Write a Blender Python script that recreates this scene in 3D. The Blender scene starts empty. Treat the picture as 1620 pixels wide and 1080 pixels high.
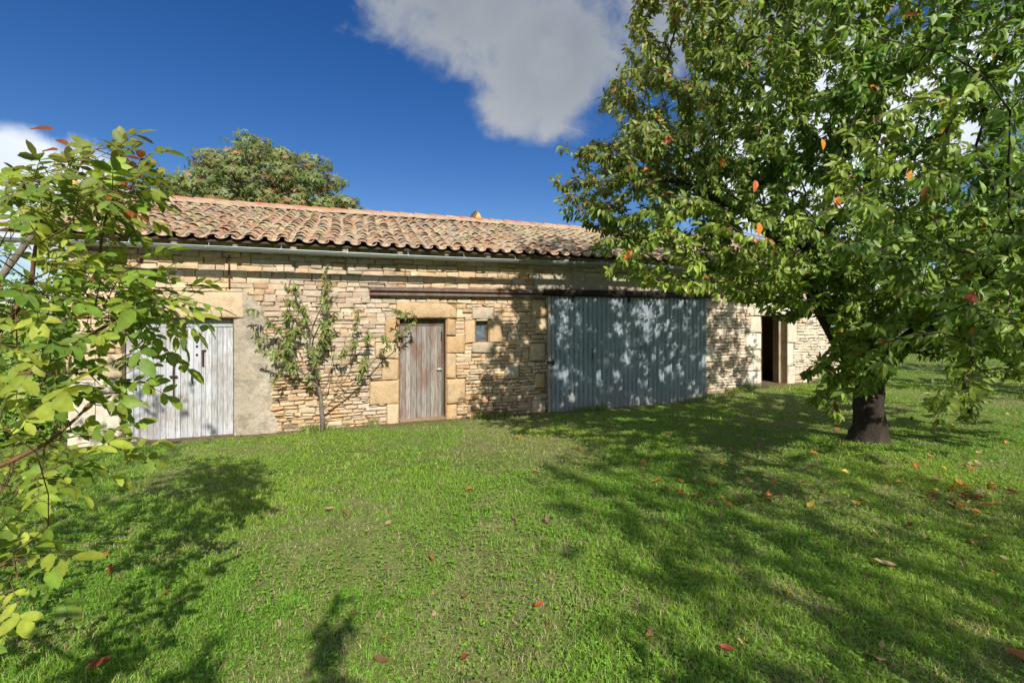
import bpy, math, random
import numpy as np
from mathutils import Vector

random.seed(7)
RNG = np.random.default_rng(11)
scn = bpy.context.scene
COL = scn.collection

# ------------------------------------------------------------------ camera
EYE = 2.0                      # height of the lens above the foot of the barn wall
cam_d = bpy.data.cameras.new('camera')
cam_d.lens = 16.0
cam_d.sensor_width = 36.0
cam_d.shift_y = -40.0 / 1620.0
cam_d.clip_start = 0.05
cam_d.clip_end = 3000
cam = bpy.data.objects.new('camera', cam_d)
COL.objects.link(cam)
cam.location = (0, 0, EYE)
cam.rotation_euler = (math.radians(90), 0, 0)
scn.camera = cam

# ------------------------------------------------------------------ light, sky
SUN_EL = math.radians(38.0)
SUN_A = math.radians(20.5)     # the sun stands behind the viewer, a little to the right
SUN_DIR = Vector((math.sin(SUN_A) * math.cos(SUN_EL), -math.cos(SUN_A) * math.cos(SUN_EL), math.sin(SUN_EL)))
sd = bpy.data.lights.new('sun', 'SUN')
sd.energy = 4.6
sd.angle = math.radians(0.53)
sd.color = (1.0, 0.93, 0.82)
so = bpy.data.objects.new('sun', sd)
COL.objects.link(so)
so.rotation_euler = (-SUN_DIR).to_track_quat('-Z', 'Y').to_euler()

scn.view_settings.view_transform = 'Standard'
scn.view_settings.look = 'None'
scn.view_settings.exposure = 0.68
scn.view_settings.gamma = 1.0

world = bpy.data.worlds.new('World')
scn.world = world
world.use_nodes = True


def build_world():
    nt = world.node_tree
    N, L = nt.nodes, nt.links
    N.clear()

    def nd(t, **kw):
        n = N.new(t)
        for k, v in kw.items():
            setattr(n, k, v)
        return n

    def mth(op, a, b=None, c=None, clamp=False):
        n = nd('ShaderNodeMath', operation=op)
        n.use_clamp = clamp
        for i, v in enumerate((a, b, c)):
            if v is None:
                continue
            if isinstance(v, (int, float)):
                n.inputs[i].default_value = v
            else:
                L.new(v, n.inputs[i])
        return n.outputs[0]

    out = nd('ShaderNodeOutputWorld')
    bg = nd('ShaderNodeBackground')
    bg.inputs['Strength'].default_value = 0.15
    L.new(bg.outputs[0], out.inputs[0])
    sky = nd('ShaderNodeTexSky', sky_type='NISHITA')
    sky.sun_disc = False
    sky.sun_elevation = SUN_EL
    sky.sun_rotation = math.pi - SUN_A
    sky.air_density = 1.0
    sky.dust_density = 0.15
    sky.ozone_density = 2.5
    hsv = nd('ShaderNodeHueSaturation')
    hsv.inputs['Saturation'].default_value = 1.36
    hsv.inputs['Hue'].default_value = 0.514
    hsv.inputs['Value'].default_value = 0.43
    L.new(sky.outputs[0], hsv.inputs['Color'])
    tc = nd('ShaderNodeTexCoord')
    sep = nd('ShaderNodeSeparateXYZ')
    L.new(tc.outputs['Generated'], sep.inputs[0])
    az = mth('ARCTAN2', sep.outputs[0], sep.outputs[1])
    el = mth('ARCSINE', sep.outputs[2])
    # cloud noise lives on the directions of the sky itself
    n1 = nd('ShaderNodeTexNoise')
    n1.inputs['Scale'].default_value = 3.6
    n1.inputs['Detail'].default_value = 9
    n1.inputs['Roughness'].default_value = 0.58
    n1.inputs['Distortion'].default_value = 0.35
    L.new(tc.outputs['Generated'], n1.inputs['Vector'])
    n2 = nd('ShaderNodeTexNoise')
    n2.inputs['Scale'].default_value = 2.2
    n2.inputs['Detail'].default_value = 4
    L.new(tc.outputs['Generated'], n2.inputs['Vector'])

    def blob(a0, e0, ra, re):
        da = mth('DIVIDE', mth('SUBTRACT', az, a0), ra)
        de = mth('DIVIDE', mth('SUBTRACT', el, e0), re)
        r2 = mth('ADD', mth('MULTIPLY', da, da), mth('MULTIPLY', de, de))
        return mth('SUBTRACT', 1.0, mth('SQRT', r2))

    R = math.radians
    grey = mth('MAXIMUM', blob(R(-5), R(36.5), R(19), R(10)), blob(R(6.0), R(30.5), R(13), R(9.5)))
    grey = mth('MAXIMUM', grey, blob(R(24), R(36), R(20), R(15)))
    white = mth('MAXIMUM', blob(R(-51), R(11.5), R(10), R(5.5)), blob(R(-39), R(7.5), R(14), R(4.5)))
    white = mth('MAXIMUM', white, blob(R(36), R(17), R(16), R(9)))
    # large bright clouds added outside the view, beside and behind it, as fill light
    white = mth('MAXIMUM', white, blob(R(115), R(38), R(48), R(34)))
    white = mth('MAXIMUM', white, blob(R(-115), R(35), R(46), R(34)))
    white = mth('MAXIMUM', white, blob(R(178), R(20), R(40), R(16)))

    n3 = nd('ShaderNodeTexNoise')
    n3.inputs['Scale'].default_value = 11.0
    n3.inputs['Detail'].default_value = 8
    n3.inputs['Roughness'].default_value = 0.62
    n3.inputs['Distortion'].default_value = 0.6
    L.new(tc.outputs['Generated'], n3.inputs['Vector'])

    def mask(b, lo, hi, k):
        nn = mth('ADD', mth('MULTIPLY', mth('SUBTRACT', n1.outputs[0], 0.5), k), mth('MULTIPLY', mth('SUBTRACT', n3.outputs[0], 0.5), k * .42))
        v = mth('ADD', mth('MULTIPLY', b, 0.62), nn)
        m = nd('ShaderNodeMapRange', interpolation_type='SMOOTHSTEP')
        L.new(v, m.inputs[0])
        m.inputs[1].default_value = lo
        m.inputs[2].default_value = hi
        return m.outputs[0]

    mg = mask(grey, 0.0, 0.36, 1.35)
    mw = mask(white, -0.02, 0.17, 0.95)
    gcol = nd('ShaderNodeMix', data_type='RGBA')
    gcol.inputs[6].default_value = (0.82, 1.02, 1.28, 1)
    gcol.inputs[7].default_value = (2.1, 2.2, 2.35, 1)
    # thin rims catch more light than the thick belly
    rim = mth('SUBTRACT', 1.0, mth('MULTIPLY', mask(grey, 0.10, 0.55, 1.1), 0.75), clamp=True)
    L.new(mth('ADD', mth('MULTIPLY', rim, 0.42), mth('ADD', mth('MULTIPLY', mth('SUBTRACT', mth('ADD', mth('MULTIPLY', n1.outputs[0], .6), mth('MULTIPLY', n3.outputs[0], .4)), 0.5), 1.5), 0.24), clamp=True), gcol.inputs[0])
    wcol = nd('ShaderNodeMix', data_type='RGBA')
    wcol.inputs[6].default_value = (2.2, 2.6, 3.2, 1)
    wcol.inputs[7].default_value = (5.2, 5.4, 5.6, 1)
    L.new(n1.outputs[0], wcol.inputs[0])
    m1 = nd('ShaderNodeMix', data_type='RGBA')
    L.new(mg, m1.inputs[0])
    L.new(hsv.outputs[0], m1.inputs[6])
    L.new(gcol.outputs[2], m1.inputs[7])
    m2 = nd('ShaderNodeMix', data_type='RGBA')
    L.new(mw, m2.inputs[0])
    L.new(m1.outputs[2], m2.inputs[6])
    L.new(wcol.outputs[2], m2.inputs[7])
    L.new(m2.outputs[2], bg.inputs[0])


build_world()


# ------------------------------------------------------------------ helpers
def srgb(r, g, b):
    def f(c):
        c /= 255.0
        return c / 12.92 if c <= 0.04045 else ((c + 0.055) / 1.055) ** 2.4
    return np.array([f(r), f(g), f(b)])


class MB:
    """collects vertices, faces and a colour per vertex; build() links ONE mesh object"""

    def __init__(self):
        self.v, self.c, self.t, self.q, self.n = [], [], [], [], 0

    def add(self, v, tris=None, quads=None, col=(0.5, 0.5, 0.5)):
        v = np.asarray(v, dtype=np.float32).reshape(-1, 3)
        c = np.asarray(col, dtype=np.float32)
        if c.ndim == 1:
            c = np.broadcast_to(c, (len(v), 3))
        self.v.append(v)
        self.c.append(c)
        if tris is not None and len(tris):
            self.t.append(np.asarray(tris, dtype=np.int32).reshape(-1, 3) + self.n)
        if quads is not None and len(quads):
            self.q.append(np.asarray(quads, dtype=np.int32).reshape(-1, 4) + self.n)
        self.n += len(v)

    def mesh(self, name, mat, smooth=True):
        v = np.concatenate(self.v)
        c = np.concatenate(self.c)
        t = np.concatenate(self.t) if self.t else np.zeros((0, 3), np.int32)
        q = np.concatenate(self.q) if self.q else np.zeros((0, 4), np.int32)
        me = bpy.data.meshes.new(name)
        me.vertices.add(len(v))
        me.vertices.foreach_set('co', v.ravel())
        me.loops.add(len(t) * 3 + len(q) * 4)
        me.polygons.add(len(t) + len(q))
        me.loops.foreach_set('vertex_index', np.concatenate([t.ravel(), q.ravel()]).astype(np.int32))
        st = np.concatenate([np.arange(len(t)) * 3, len(t) * 3 + np.arange(len(q)) * 4]).astype(np.int32)
        me.polygons.foreach_set('loop_start', st)
        me.polygons.foreach_set('use_smooth', np.full(len(t) + len(q), smooth, dtype=bool))
        me.update(calc_edges=True)
        me.validate()
        a = me.attributes.new('Col', 'FLOAT_COLOR', 'POINT')
        a.data.foreach_set('color', np.concatenate([c, np.ones((len(c), 1), np.float32)], 1).astype(np.float32).ravel())
        if mat:
            me.materials.append(mat)
        return me

    def build(self, name, mat, parent=None, smooth=True):
        o = bpy.data.objects.new(name, self.mesh(name, mat, smooth))
        COL.objects.link(o)
        if parent:
            o.parent = parent
        return o

    def box(self, x0, x1, y0, y1, z0, z1, col=(.5, .5, .5), jit=0.0, bev=0.0):
        if bev > 0:
            b = bev
            vs = []
            for sx, X in ((-1, x0), (1, x1)):
                for sy, Y in ((-1, y0), (1, y1)):
                    for sz, Z in ((-1, z0), (1, z1)):
                        vs += [(X, Y - sy * b, Z - sz * b), (X - sx * b, Y, Z - sz * b), (X - sx * b, Y - sy * b, Z)]
            vs = np.array(vs)
            if jit:
                vs = vs + RNG.normal(0, jit, vs.shape)
            i = lambda a, b_, c_: (a * 4 + b_ * 2 + c_) * 3
            q, t = [], []
            for a in (0, 1):
                f = [i(a, 0, 0), i(a, 1, 0), i(a, 1, 1), i(a, 0, 1)]
                q.append(f)
                f = [i(0, a, 0) + 1, i(1, a, 0) + 1, i(1, a, 1) + 1, i(0, a, 1) + 1]
                q.append(f)
                f = [i(0, 0, a) + 2, i(1, 0, a) + 2, i(1, 1, a) + 2, i(0, 1, a) + 2]
                q.append(f)
            for p in (0, 1):
                for r in (0, 1):
                    q.append([i(p, r, 0), i(p, r, 1), i(p, r, 1) + 1, i(p, r, 0) + 1])
                    q.append([i(p, 0, r), i(p, 1, r), i(p, 1, r) + 2, i(p, 0, r) + 2])
                    q.append([i(0, p, r) + 1, i(1, p, r) + 1, i(1, p, r) + 2, i(0, p, r) + 2])
                    for s in (0, 1):
                        k = i(p, r, s)
                        t.append([k, k + 1, k + 2])
            self.add(vs, t, q, col)
        else:
            vs = np.array([(X, Y, Z) for X in (x0, x1) for Y in (y0, y1) for Z in (z0, z1)])
            if jit:
                vs = vs + RNG.normal(0, jit, vs.shape)
            self.add(vs, None, [(0, 1, 3, 2), (4, 6, 7, 5), (0, 4, 5, 1), (2, 3, 7, 6), (0, 2, 6, 4), (1, 5, 7, 3)], col)

    def tube(self, pts, rad, n=6, col=(.3, .3, .3), cap=True, rough=0.0):
        pts = np.asarray(pts, float)
        k = len(pts)
        rad = np.broadcast_to(np.asarray(rad, float), (k,))
        tan = np.gradient(pts, axis=0)
        tan /= np.linalg.norm(tan, axis=1, keepdims=True) + 1e-9
        ref = np.array([0.31, 0.17, 0.93]) if abs(tan[0, 2]) < 0.8 else np.array([1.0, 0.2, 0.1])
        ang = np.arange(n) / n * 2 * math.pi
        rings = []
        a = np.cross(tan[0], ref)
        for i in range(k):
            a = a - tan[i] * np.dot(a, tan[i])
            a /= np.linalg.norm(a) + 1e-9
            b = np.cross(tan[i], a)
            rr = rad[i] * (1 + (RNG.normal(0, rough, n) if rough else 0))
            rings.append(pts[i] + (np.cos(ang) * rr)[:, None] * a + (np.sin(ang) * rr)[:, None] * b)
        v = np.concatenate(rings)
        q = []
        for i in range(k - 1):
            for j in range(n):
                q.append((i * n + j, i * n + (j + 1) % n, (i + 1) * n + (j + 1) % n, (i + 1) * n + j))
        t = []
        if cap:
            v = np.concatenate([v, pts[:1], pts[-1:]])
            for j in range(n):
                t.append((j, k * n, (j + 1) % n))
                t.append(((k - 1) * n + j, (k - 1) * n + (j + 1) % n, k * n + 1))
        self.add(v, t, q, col)


def empty(name, loc=(0, 0, 0), rz=0.0, label=None, cat=None, group=None):
    o = bpy.data.objects.new(name, None)
    o.empty_display_size = 0.2
    COL.objects.link(o)
    o.location = loc
    o.rotation_euler = (0, 0, rz)
    tag(o, label, cat, group)
    return o


def tag(o, label=None, cat=None, group=None, kind=None):
    if label:
        o['label'] = label
    if cat:
        o['category'] = cat
    if group:
        o['group'] = group
    if kind:
        o['kind'] = kind
    return o


class VNoise:
    """smooth value noise in the plane"""

    def __init__(self, seed, size=96):
        self.g = np.random.default_rng(seed).random((size, size))
        self.s = size

    def __call__(self, x, y, sc):
        x = np.asarray(x) * sc + 1000.3
        y = np.asarray(y) * sc + 1000.7
        xi, yi = np.floor(x).astype(int), np.floor(y).astype(int)
        fx, fy = x - xi, y - yi
        fx, fy = fx * fx * (3 - 2 * fx), fy * fy * (3 - 2 * fy)
        g, s = self.g, self.s
        a = g[xi % s, yi % s] * (1 - fx) + g[(xi + 1) % s, yi % s] * fx
        b = g[xi % s, (yi + 1) % s] * (1 - fx) + g[(xi + 1) % s, (yi + 1) % s] * fx
        return a * (1 - fy) + b * fy

    def fbm(self, x, y, sc, o=3):
        r, w, t = 0, 1.0, 0
        for i in range(o):
            r = r + w * self(x, y, sc * 2 ** i)
            t += w
            w *= 0.5
        return r / t


NZ = VNoise(3)

# ------------------------------------------------------------------ materials


class Mat:
    def __init__(self, name):
        self.m = bpy.data.materials.new(name)
        self.m.use_nodes = True
        self.nt = self.m.node_tree
        self.N, self.L = self.nt.nodes, self.nt.links
        self.b = self.N['Principled BSDF']
        self.out = self.N['Material Output']

    def nd(self, t, **kw):
        n = self.N.new(t)
        for k, v in kw.items():
            setattr(n, k, v)
        return n

    def put(self, sock, v):
        if isinstance(v, (int, float)):
            sock.default_value = v
        elif isinstance(v, (tuple, list, np.ndarray)):
            v = tuple(float(x) for x in v)
            sock.default_value = v + (1.0,) if len(v) == 3 and sock.type == 'RGBA' else v
        else:
            self.L.new(v, sock)

    def coord(self, scale=(1, 1, 1), kind='Object'):
        tc = self.nd('ShaderNodeTexCoord')
        mp = self.nd('ShaderNodeMapping')
        mp.inputs['Scale'].default_value = scale
        self.L.new(tc.outputs[kind], mp.inputs[0])
        return mp.outputs[0]

    def noise(self, scale, detail=4, rough=0.55, vec=None, dist=0.0):
        n = self.nd('ShaderNodeTexNoise')
        n.inputs['Scale'].default_value = scale
        n.inputs['Detail'].default_value = detail
        n.inputs['Roughness'].default_value = rough
        n.inputs['Distortion'].default_value = dist
        self.L.new(vec if vec is not None else self.coord(), n.inputs['Vector'])
        return n.outputs['Fac']

    def attr(self):
        a = self.nd('ShaderNodeAttribute', attribute_name='Col')
        return a.outputs['Color']

    def ramp(self, f, stops):
        r = self.nd('ShaderNodeValToRGB')
        e = r.color_ramp.elements
        while len(e) < len(stops):
            e.new(0.5)
        for i, (p, c) in enumerate(stops):
            e[i].position = p
            c = (c, c, c) if isinstance(c, (int, float)) else tuple(float(x) for x in c)
            e[i].color = c + (1.0,)
        self.L.new(f, r.inputs[0])
        return r.outputs[0]

    def mix(self, f, a, b, mode='MIX'):
        n = self.nd('ShaderNodeMix', data_type='RGBA', blend_type=mode)
        n.clamp_result = False
        self.put(n.inputs[0], f)
        self.put(n.inputs[6], a)
        self.put(n.inputs[7], b)
        return n.outputs[2]

    def math(self, op, a, b=0.0):
        n = self.nd('ShaderNodeMath', operation=op)
        self.put(n.inputs[0], a)
        self.put(n.inputs[1], b)
        return n.outputs[0]

    def bump(self, h, strength=0.5, dist=0.01, prev=None):
        n = self.nd('ShaderNodeBump')
        n.inputs['Strength'].default_value = strength
        n.inputs['Distance'].default_value = dist
        self.L.new(h, n.inputs['Height'])
        if prev is not None:
            self.L.new(prev, n.inputs['Normal'])
        return n.outputs[0]

    def set(self, color=None, rough=None, normal=None, metal=None, spec=None):
        for k, v in (('Base Color', color), ('Roughness', rough), ('Normal', normal), ('Metallic', metal), ('Specular IOR Level', spec)):
            if v is not None:
                self.put(self.b.inputs[k], v)
        return self.m


def mat_stone(name='limestone', amount=1.0, bump=0.9):
    M = Mat(name)
    a = M.attr()
    f = M.noise(9, 6, 0.65)
    g = M.noise(70, 4, 0.7)
    c = M.mix(1.0, a, M.ramp(f, [(0.25, (.72, .68, .62)), (0.5, (1, 1, 1)), (0.75, (1.16, 1.12, 1.06))]), 'MULTIPLY')
    c = M.mix(1.0, c, M.ramp(g, [(0.3, (.70, .68, .66)), (0.48, (1, 1, 1)), (0.7, (1.12, 1.1, 1.08))]), 'MULTIPLY')
    st = M.ramp(M.noise(2.3, 5, 0.7), [(0.52, 0.0), (0.68, 1.0)])
    c = M.mix(M.math('MULTIPLY', st, 0.30), c, (.30, .27, .23))
    nb = M.bump(g, bump * .6, 0.008)
    nb = M.bump(M.noise(22, 6, 0.7), bump, 0.02, nb)
    return M.set(c, 0.92, nb, spec=0.2)


def mat_simple(name, rough=0.8, n1=12, lo=0.75, hi=1.15, bump=0.3, bs=40, bd=0.006, spec=0.3, metal=0.0, stretch=(1, 1, 1)):
    M = Mat(name)
    vec = M.coord(stretch)
    f = M.noise(n1, 5, 0.65, vec)
    c = M.mix(1.0, M.attr(), M.ramp(f, [(0.28, lo), (0.72, hi)]), 'MULTIPLY')
    return M.set(c, rough, M.bump(M.noise(bs, 5, 0.65, vec), bump, bd), metal=metal, spec=spec)


def mat_leaf(name, trans=0.35, rough=0.42, spec=0.5, hue=(1.25, 1.25, 0.6)):
    M = Mat(name)
    a = M.attr()
    f = M.noise(30, 3, 0.6)
    c = M.mix(1.0, a, M.ramp(f, [(0.3, .8), (0.7, 1.2)]), 'MULTIPLY')
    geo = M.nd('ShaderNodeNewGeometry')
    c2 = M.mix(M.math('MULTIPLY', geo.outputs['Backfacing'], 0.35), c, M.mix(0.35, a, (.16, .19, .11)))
    M.set(c2, rough, spec=spec)
    tr = M.nd('ShaderNodeBsdfTranslucent')
    M.L.new(M.mix(1.0, c, hue, 'MULTIPLY'), tr.inputs[0])
    mx = M.nd('ShaderNodeMixShader')
    mx.inputs[0].default_value = trans
    M.L.new(M.b.outputs[0], mx.inputs[1])
    M.L.new(tr.outputs[0], mx.inputs[2])
    M.L.new(mx.outputs[0], M.out.inputs[0])
    return M.m


def mat_tile():
    M = Mat('clay_tile')
    a = M.attr()
    f = M.noise(6, 6, 0.7)
    c = M.mix(1.0, a, M.ramp(M.noise(14, 5, .6), [(0.3, .72), (0.7, 1.2)]), 'MULTIPLY')
    li = M.ramp(f, [(0.47, 0.0), (0.62, 1.0)])
    soot = M.ramp(M.noise(1.1, 4, .6), [(0.50, 0.0), (0.66, 1.0)])
    c = M.mix(M.math('MULTIPLY', soot, 0.35), c, (.17, .15, .12))
    c = M.mix(M.math('MULTIPLY', li, 0.5), c, (.30, .265, .15))
    wh = M.ramp(M.noise(38, 4, .7), [(0.60, 0.0), (0.68, 1.0)])
    c = M.mix(M.math('MULTIPLY', wh, 0.6), c, (.42, .39, .33))
    dk = M.ramp(M.noise(19, 5, .7, M.coord((1, 1, 1.3))), [(0.60, 0.0), (0.72, 1.0)])
    c = M.mix(M.math('MULTIPLY', dk, 0.6), c, (.10, .08, .065))
    return M.set(c, 0.9, M.bump(M.noise(60, 5, .7), .6, .006), spec=0.2)


def mat_white_paint():
    M = Mat('peeling_white_paint')
    v = M.coord((9, 9, 0.9))
    f = M.noise(5.5, 8, 0.72, v)
    fine = M.noise(26, 5, 0.7, M.coord((6, 6, 0.35)))
    patch = M.noise(1.6, 4, .6)
    wear = M.math('ADD', M.math('MULTIPLY', f, 0.75), M.math('MULTIPLY', patch, 0.42))
    k = M.ramp(wear, [(0.555, 0.0), (0.66, 1.0)])
    wood = M.mix(fine, (.17, .155, .145), (.40, .38, .37))
    paint = M.mix(fine, (.34, .355, .385), (.50, .52, .555))
    c = M.mix(k, paint, wood)
    c = M.mix(1.0, c, M.attr(), 'MULTIPLY')
    return M.set(c, 0.8, M.bump(M.math('ADD', fine, M.math('MULTIPLY', k, -0.6)), .5, .004), spec=0.25)


def mat_old_wood(name, dark, light, red=(.19, .105, .075), redness=.5):
    M = Mat(name)
    g = M.noise(20, 7, .7, M.coord((5, 5, 0.22)))
    p = M.noise(3.4, 5, .65, M.coord((2.4, 2.4, 0.55)))
    c = M.mix(M.ramp(g, [(0.3, 0.0), (0.7, 1.0)]), dark, light)
    c = M.mix(M.math('MULTIPLY', M.ramp(p, [(0.47, 0.0), (0.60, 1.0)]), redness), c, red)
    c = M.mix(1.0, c, M.attr(), 'MULTIPLY')
    return M.set(c, 0.85, M.bump(g, .6, .005), spec=0.2)


def mat_zinc_sheet():
    M = Mat('corrugated_zinc')
    v = M.coord((1, 1, .35))
    f = M.noise(3, 6, .65, v)
    c = M.mix(M.ramp(f, [(0.3, 0.0), (0.7, 1.0)]), (.175, .225, .262), (.32, .375, .415))
    sp = M.ramp(M.noise(55, 3, .6), [(0.35, .82), (0.65, 1.12)])
    c = M.mix(1.0, c, sp, 'MULTIPLY')
    sep = M.nd('ShaderNodeSeparateXYZ')
    M.L.new(M.coord(), sep.inputs[0])
    low = M.nd('ShaderNodeMapRange')
    M.L.new(M.math('ADD', sep.outputs[2], M.math('MULTIPLY', M.noise(4, 4, .6), .55)), low.inputs[0])
    low.inputs[1].default_value = 0.22
    low.inputs[2].default_value = 0.80
    low.inputs[3].default_value = 0.65
    low.inputs[4].default_value = 0.0
    c = M.mix(low.outputs[0], c, (.36, .335, .28))
    ru = M.ramp(M.noise(5, 6, .7, M.coord((3, 3, .5))), [(0.60, 0.0), (0.74, 1.0)])
    c = M.mix(M.math('MULTIPLY', ru, .40), c, (.2, .12, .07))
    return M.set(c, 0.55, M.bump(M.noise(30, 3, .6), .12, .004), metal=0.1, spec=0.4)


def mat_ground():
    M = Mat('lawn_soil')
    a = M.attr()
    c = M.mix(1.0, a, M.ramp(M.noise(7, 6, .7), [(0.3, .6), (0.7, 1.3)]), 'MULTIPLY')
    c = M.mix(1.0, c, M.ramp(M.noise(60, 4, .7), [(0.3, .5), (0.7, 1.4)]), 'MULTIPLY')
    return M.set(c, 0.95, M.bump(M.noise(45, 5, .7), .8, .03), spec=0.1)


def mat_glass():
    M = Mat('dusty_glass')
    c = M.mix(M.ramp(M.noise(8, 4, .6), [(0.35, 0.0), (0.7, 1.0)]), (.035, .05, .065), (.16, .20, .24))
    return M.set(c, 0.12, spec=0.7)


def mat_bark(name='bark'):
    M = Mat(name)
    v = M.coord((1, 1, .4))
    f = M.noise(16, 7, .72, v)
    c = M.mix(1.0, M.attr(), M.ramp(f, [(0.3, .45), (0.6, 1.0), (0.75, 1.5)]), 'MULTIPLY')
    return M.set(c, 0.95, M.bump(f, 1.0, .03), spec=0.15)


def mat_plaster():
    M = Mat('lime_render')
    a = M.attr()
    c = M.mix(1.0, a, M.ramp(M.noise(4, 7, .7), [(0.3, .62), (0.5, 1.0), (0.72, 1.22)]), 'MULTIPLY')
    c = M.mix(1.0, c, M.ramp(M.noise(38, 5, .75), [(0.3, .72), (0.5, 1.0), (0.72, 1.18)]), 'MULTIPLY')
    sp = M.ramp(M.noise(9, 4, .6), [(0.66, 0.0), (0.72, 1.0)])
    c = M.mix(M.math('MULTIPLY', sp, .7), c, (.42, .27, .12))
    dk = M.ramp(M.noise(6, 5, .7, M.coord((2.5, 2.5, .6))), [(0.56, 0.0), (0.72, 1.0)])
    c = M.mix(M.math('MULTIPLY', dk, .4), c, (.17, .155, .14))
    nb = M.bump(M.noise(14, 6, .75), 1.0, .03)
    return M.set(c, .93, M.bump(M.noise(70, 5, .7), .7, .008, nb), spec=.15)


STONE = mat_stone()
MORTAR = mat_simple('earth_mortar', .95, 14, .55, 1.2, .8, 60, .01, .1)
PLASTER = mat_plaster()
TILE = mat_tile()
WHITE = mat_white_paint()
OLDWOOD = mat_old_wood('weathered_boards', (.10, .082, .068), (.40, .375, .345), redness=.75)
DARKWOOD = mat_old_wood('dark_beam', (.075, .058, .052), (.19, .155, .14), (.11, .05, .045), .6)
RAFTER = mat_old_wood('pale_rafter', (.18, .16, .13), (.46, .43, .37), redness=.1)
ZINC = mat_zinc_sheet()
GUTTER = mat_simple('zinc_gutter', .42, 4, .85, 1.12, .1, 30, .003, .5, .55)
IRON = mat_simple('rusty_iron', .8, 20, .6, 1.3, .5, 60, .004, .3, .3)
GROUND = mat_ground()
GLASS = mat_glass()
BARK = mat_bark()
LEAF = mat_leaf('cherry_leaf', .40, .42, .36)
WLEAF = mat_leaf('walnut_leaf', .40, .50, .28, (1.3, 1.25, .5))
CLEAF = mat_leaf('chestnut_leaf', .25, .5, .4)
PLEAF = mat_leaf('peach_leaf', .3, .45, .4)
SLEAF = mat_leaf('shrub_leaf', .32, .4, .45)
GRASS = mat_leaf('grass_blade', .40, .55, .3, (1.15, 1.2, .6))
DRYLEAF = mat_leaf('fallen_leaf', .25, .6, .3, (1.2, .9, .6))
NUT = mat_simple('walnut_husk', .5, 25, .8, 1.15, .3, 60, .003, .4)

# ------------------------------------------------------------------ the place: barn frame, ground height
A = math.radians(19.4)
U = np.array([math.cos(A), math.sin(A), 0.0])       # along the barn's front, left to right
V = np.array([-math.sin(A), math.cos(A), 0.0])      # into the barn
P0 = np.array([-6.77, 6.91, 0.0])                   # foot of its left corner
F = 720.0


def sd_of(x, y):
    dx, dy = np.asarray(x) - P0[0], np.asarray(y) - P0[1]
    return dx * U[0] + dy * U[1], -(dx * V[0] + dy * V[1])


def smooth(t):
    t = np.clip(t, 0, 1)
    return t * t * (3 - 2 * t)


def gz(x, y):
    s, d = sd_of(x, y)
    r = smooth((s - 11.3) / 2.6) * .62 + smooth((s - 15) / 5) * .38
    k = 1 - (1 - smooth(d / 6.0)) * (1 - r)
    h = 0.4 * k + 0.035 * (NZ(x, y, .45) - .5) * smooth(d / 1.5)
    far = np.hypot(x, y)
    return h + .0 * far


def at(px, py, Z):
    return np.array([(px - 810) / F * Z, Z, EYE + (500 - py) / F * Z])


def ground_at(px, py):
    Z = 5.0
    for _ in range(40):
        x = (px - 810) / F * Z
        Z = 0.5 * Z + 0.5 * (EYE - gz(x, Z)) * F / (py - 500)
    return np.array([(px - 810) / F * Z, Z, float(gz((px - 810) / F * Z, Z))])


def wl(s, d, z):
    """a point given along the wall, in front of it, and its height"""
    return P0 + U * s - V * d + np.array([0, 0, z])


def wall_px(px, py, d=0.0):
    n = -V
    dr = np.array([(px - 810) / F, 1, (500 - py) / F])
    C = np.array([0, 0, EYE])
    t = np.dot(P0 + n * d - C, n) / np.dot(dr, n)
    return C + dr * t


BARN_W, BARN_D = 17.1, 7.4
EAVE_Z, EAVE_Y, RIDGE_Y = 3.215, -0.41, 3.7
SLOPE = math.tan(math.radians(18.6))


def build_ground():
    xs = np.concatenate([[-900, -400, -160, -80, -50], np.arange(-32, 36.01, .4), [50, 80, 160, 400, 900]])
    ys = np.concatenate([[-500, -120, -40], np.arange(-14, 44.01, .4), [55, 80, 140, 300, 700, 1600]])
    X, Y = np.meshgrid(xs, ys, indexing='ij')
    s, d = sd_of(X, Y)
    Zg = gz(X, Y)
    v = np.stack([X, Y, Zg], -1).reshape(-1, 3)
    nx, ny = X.shape
    i = np.arange(nx - 1)[:, None] * ny + np.arange(ny - 1)[None]
    q = np.stack([i, i + ny, i + ny + 1, i + 1], -1).reshape(-1, 4)
    f = NZ.fbm(X, Y, .9)
    soil = np.array([.27, .225, .125])
    grn = np.array([.13, .20, .035])
    k = smooth((f - .35) / .3)
    near = 1 - smooth((d - .05) / .45)
    near = np.where((s > -.2) & (s < 17.3), near, 0)
    c = grn * (1 - k[..., None] * .45) + soil * k[..., None] * .45
    c = c * (1 - near[..., None]) + np.array([.16, .115, .075]) * near[..., None]
    fa = smooth((np.hypot(X, Y) - 14) / 14)[..., None]
    c = c * (1 - fa) + np.array([.085, .15, .022]) * fa
    m = MB()
    m.add(v, None, q, c.reshape(-1, 3))
    tag(m.build('lawn', GROUND), 'mown lawn sloping gently down to the barn', 'lawn', kind='structure')


# ------------------------------------------------------------------ barn
barn = empty('stone_barn', tuple(P0), A, 'long low dry stone barn with canal tile roof and blue grey sliding door', 'barn')

OPEN = dict(white=(.69, 2.21, -.25, 1.955), mid=(4.94, 5.81, -.2, 1.945), win=(6.42, 6.67, 1.49, 1.91),
            metal=(8.05, 11.98, -.3, 2.36), right=(13.88, 14.74, .12, 2.0))

WARM = srgb(208, 178, 130)
BIG = []          # big stones: name, s0, s1, z0, z1, proud, colour


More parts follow.
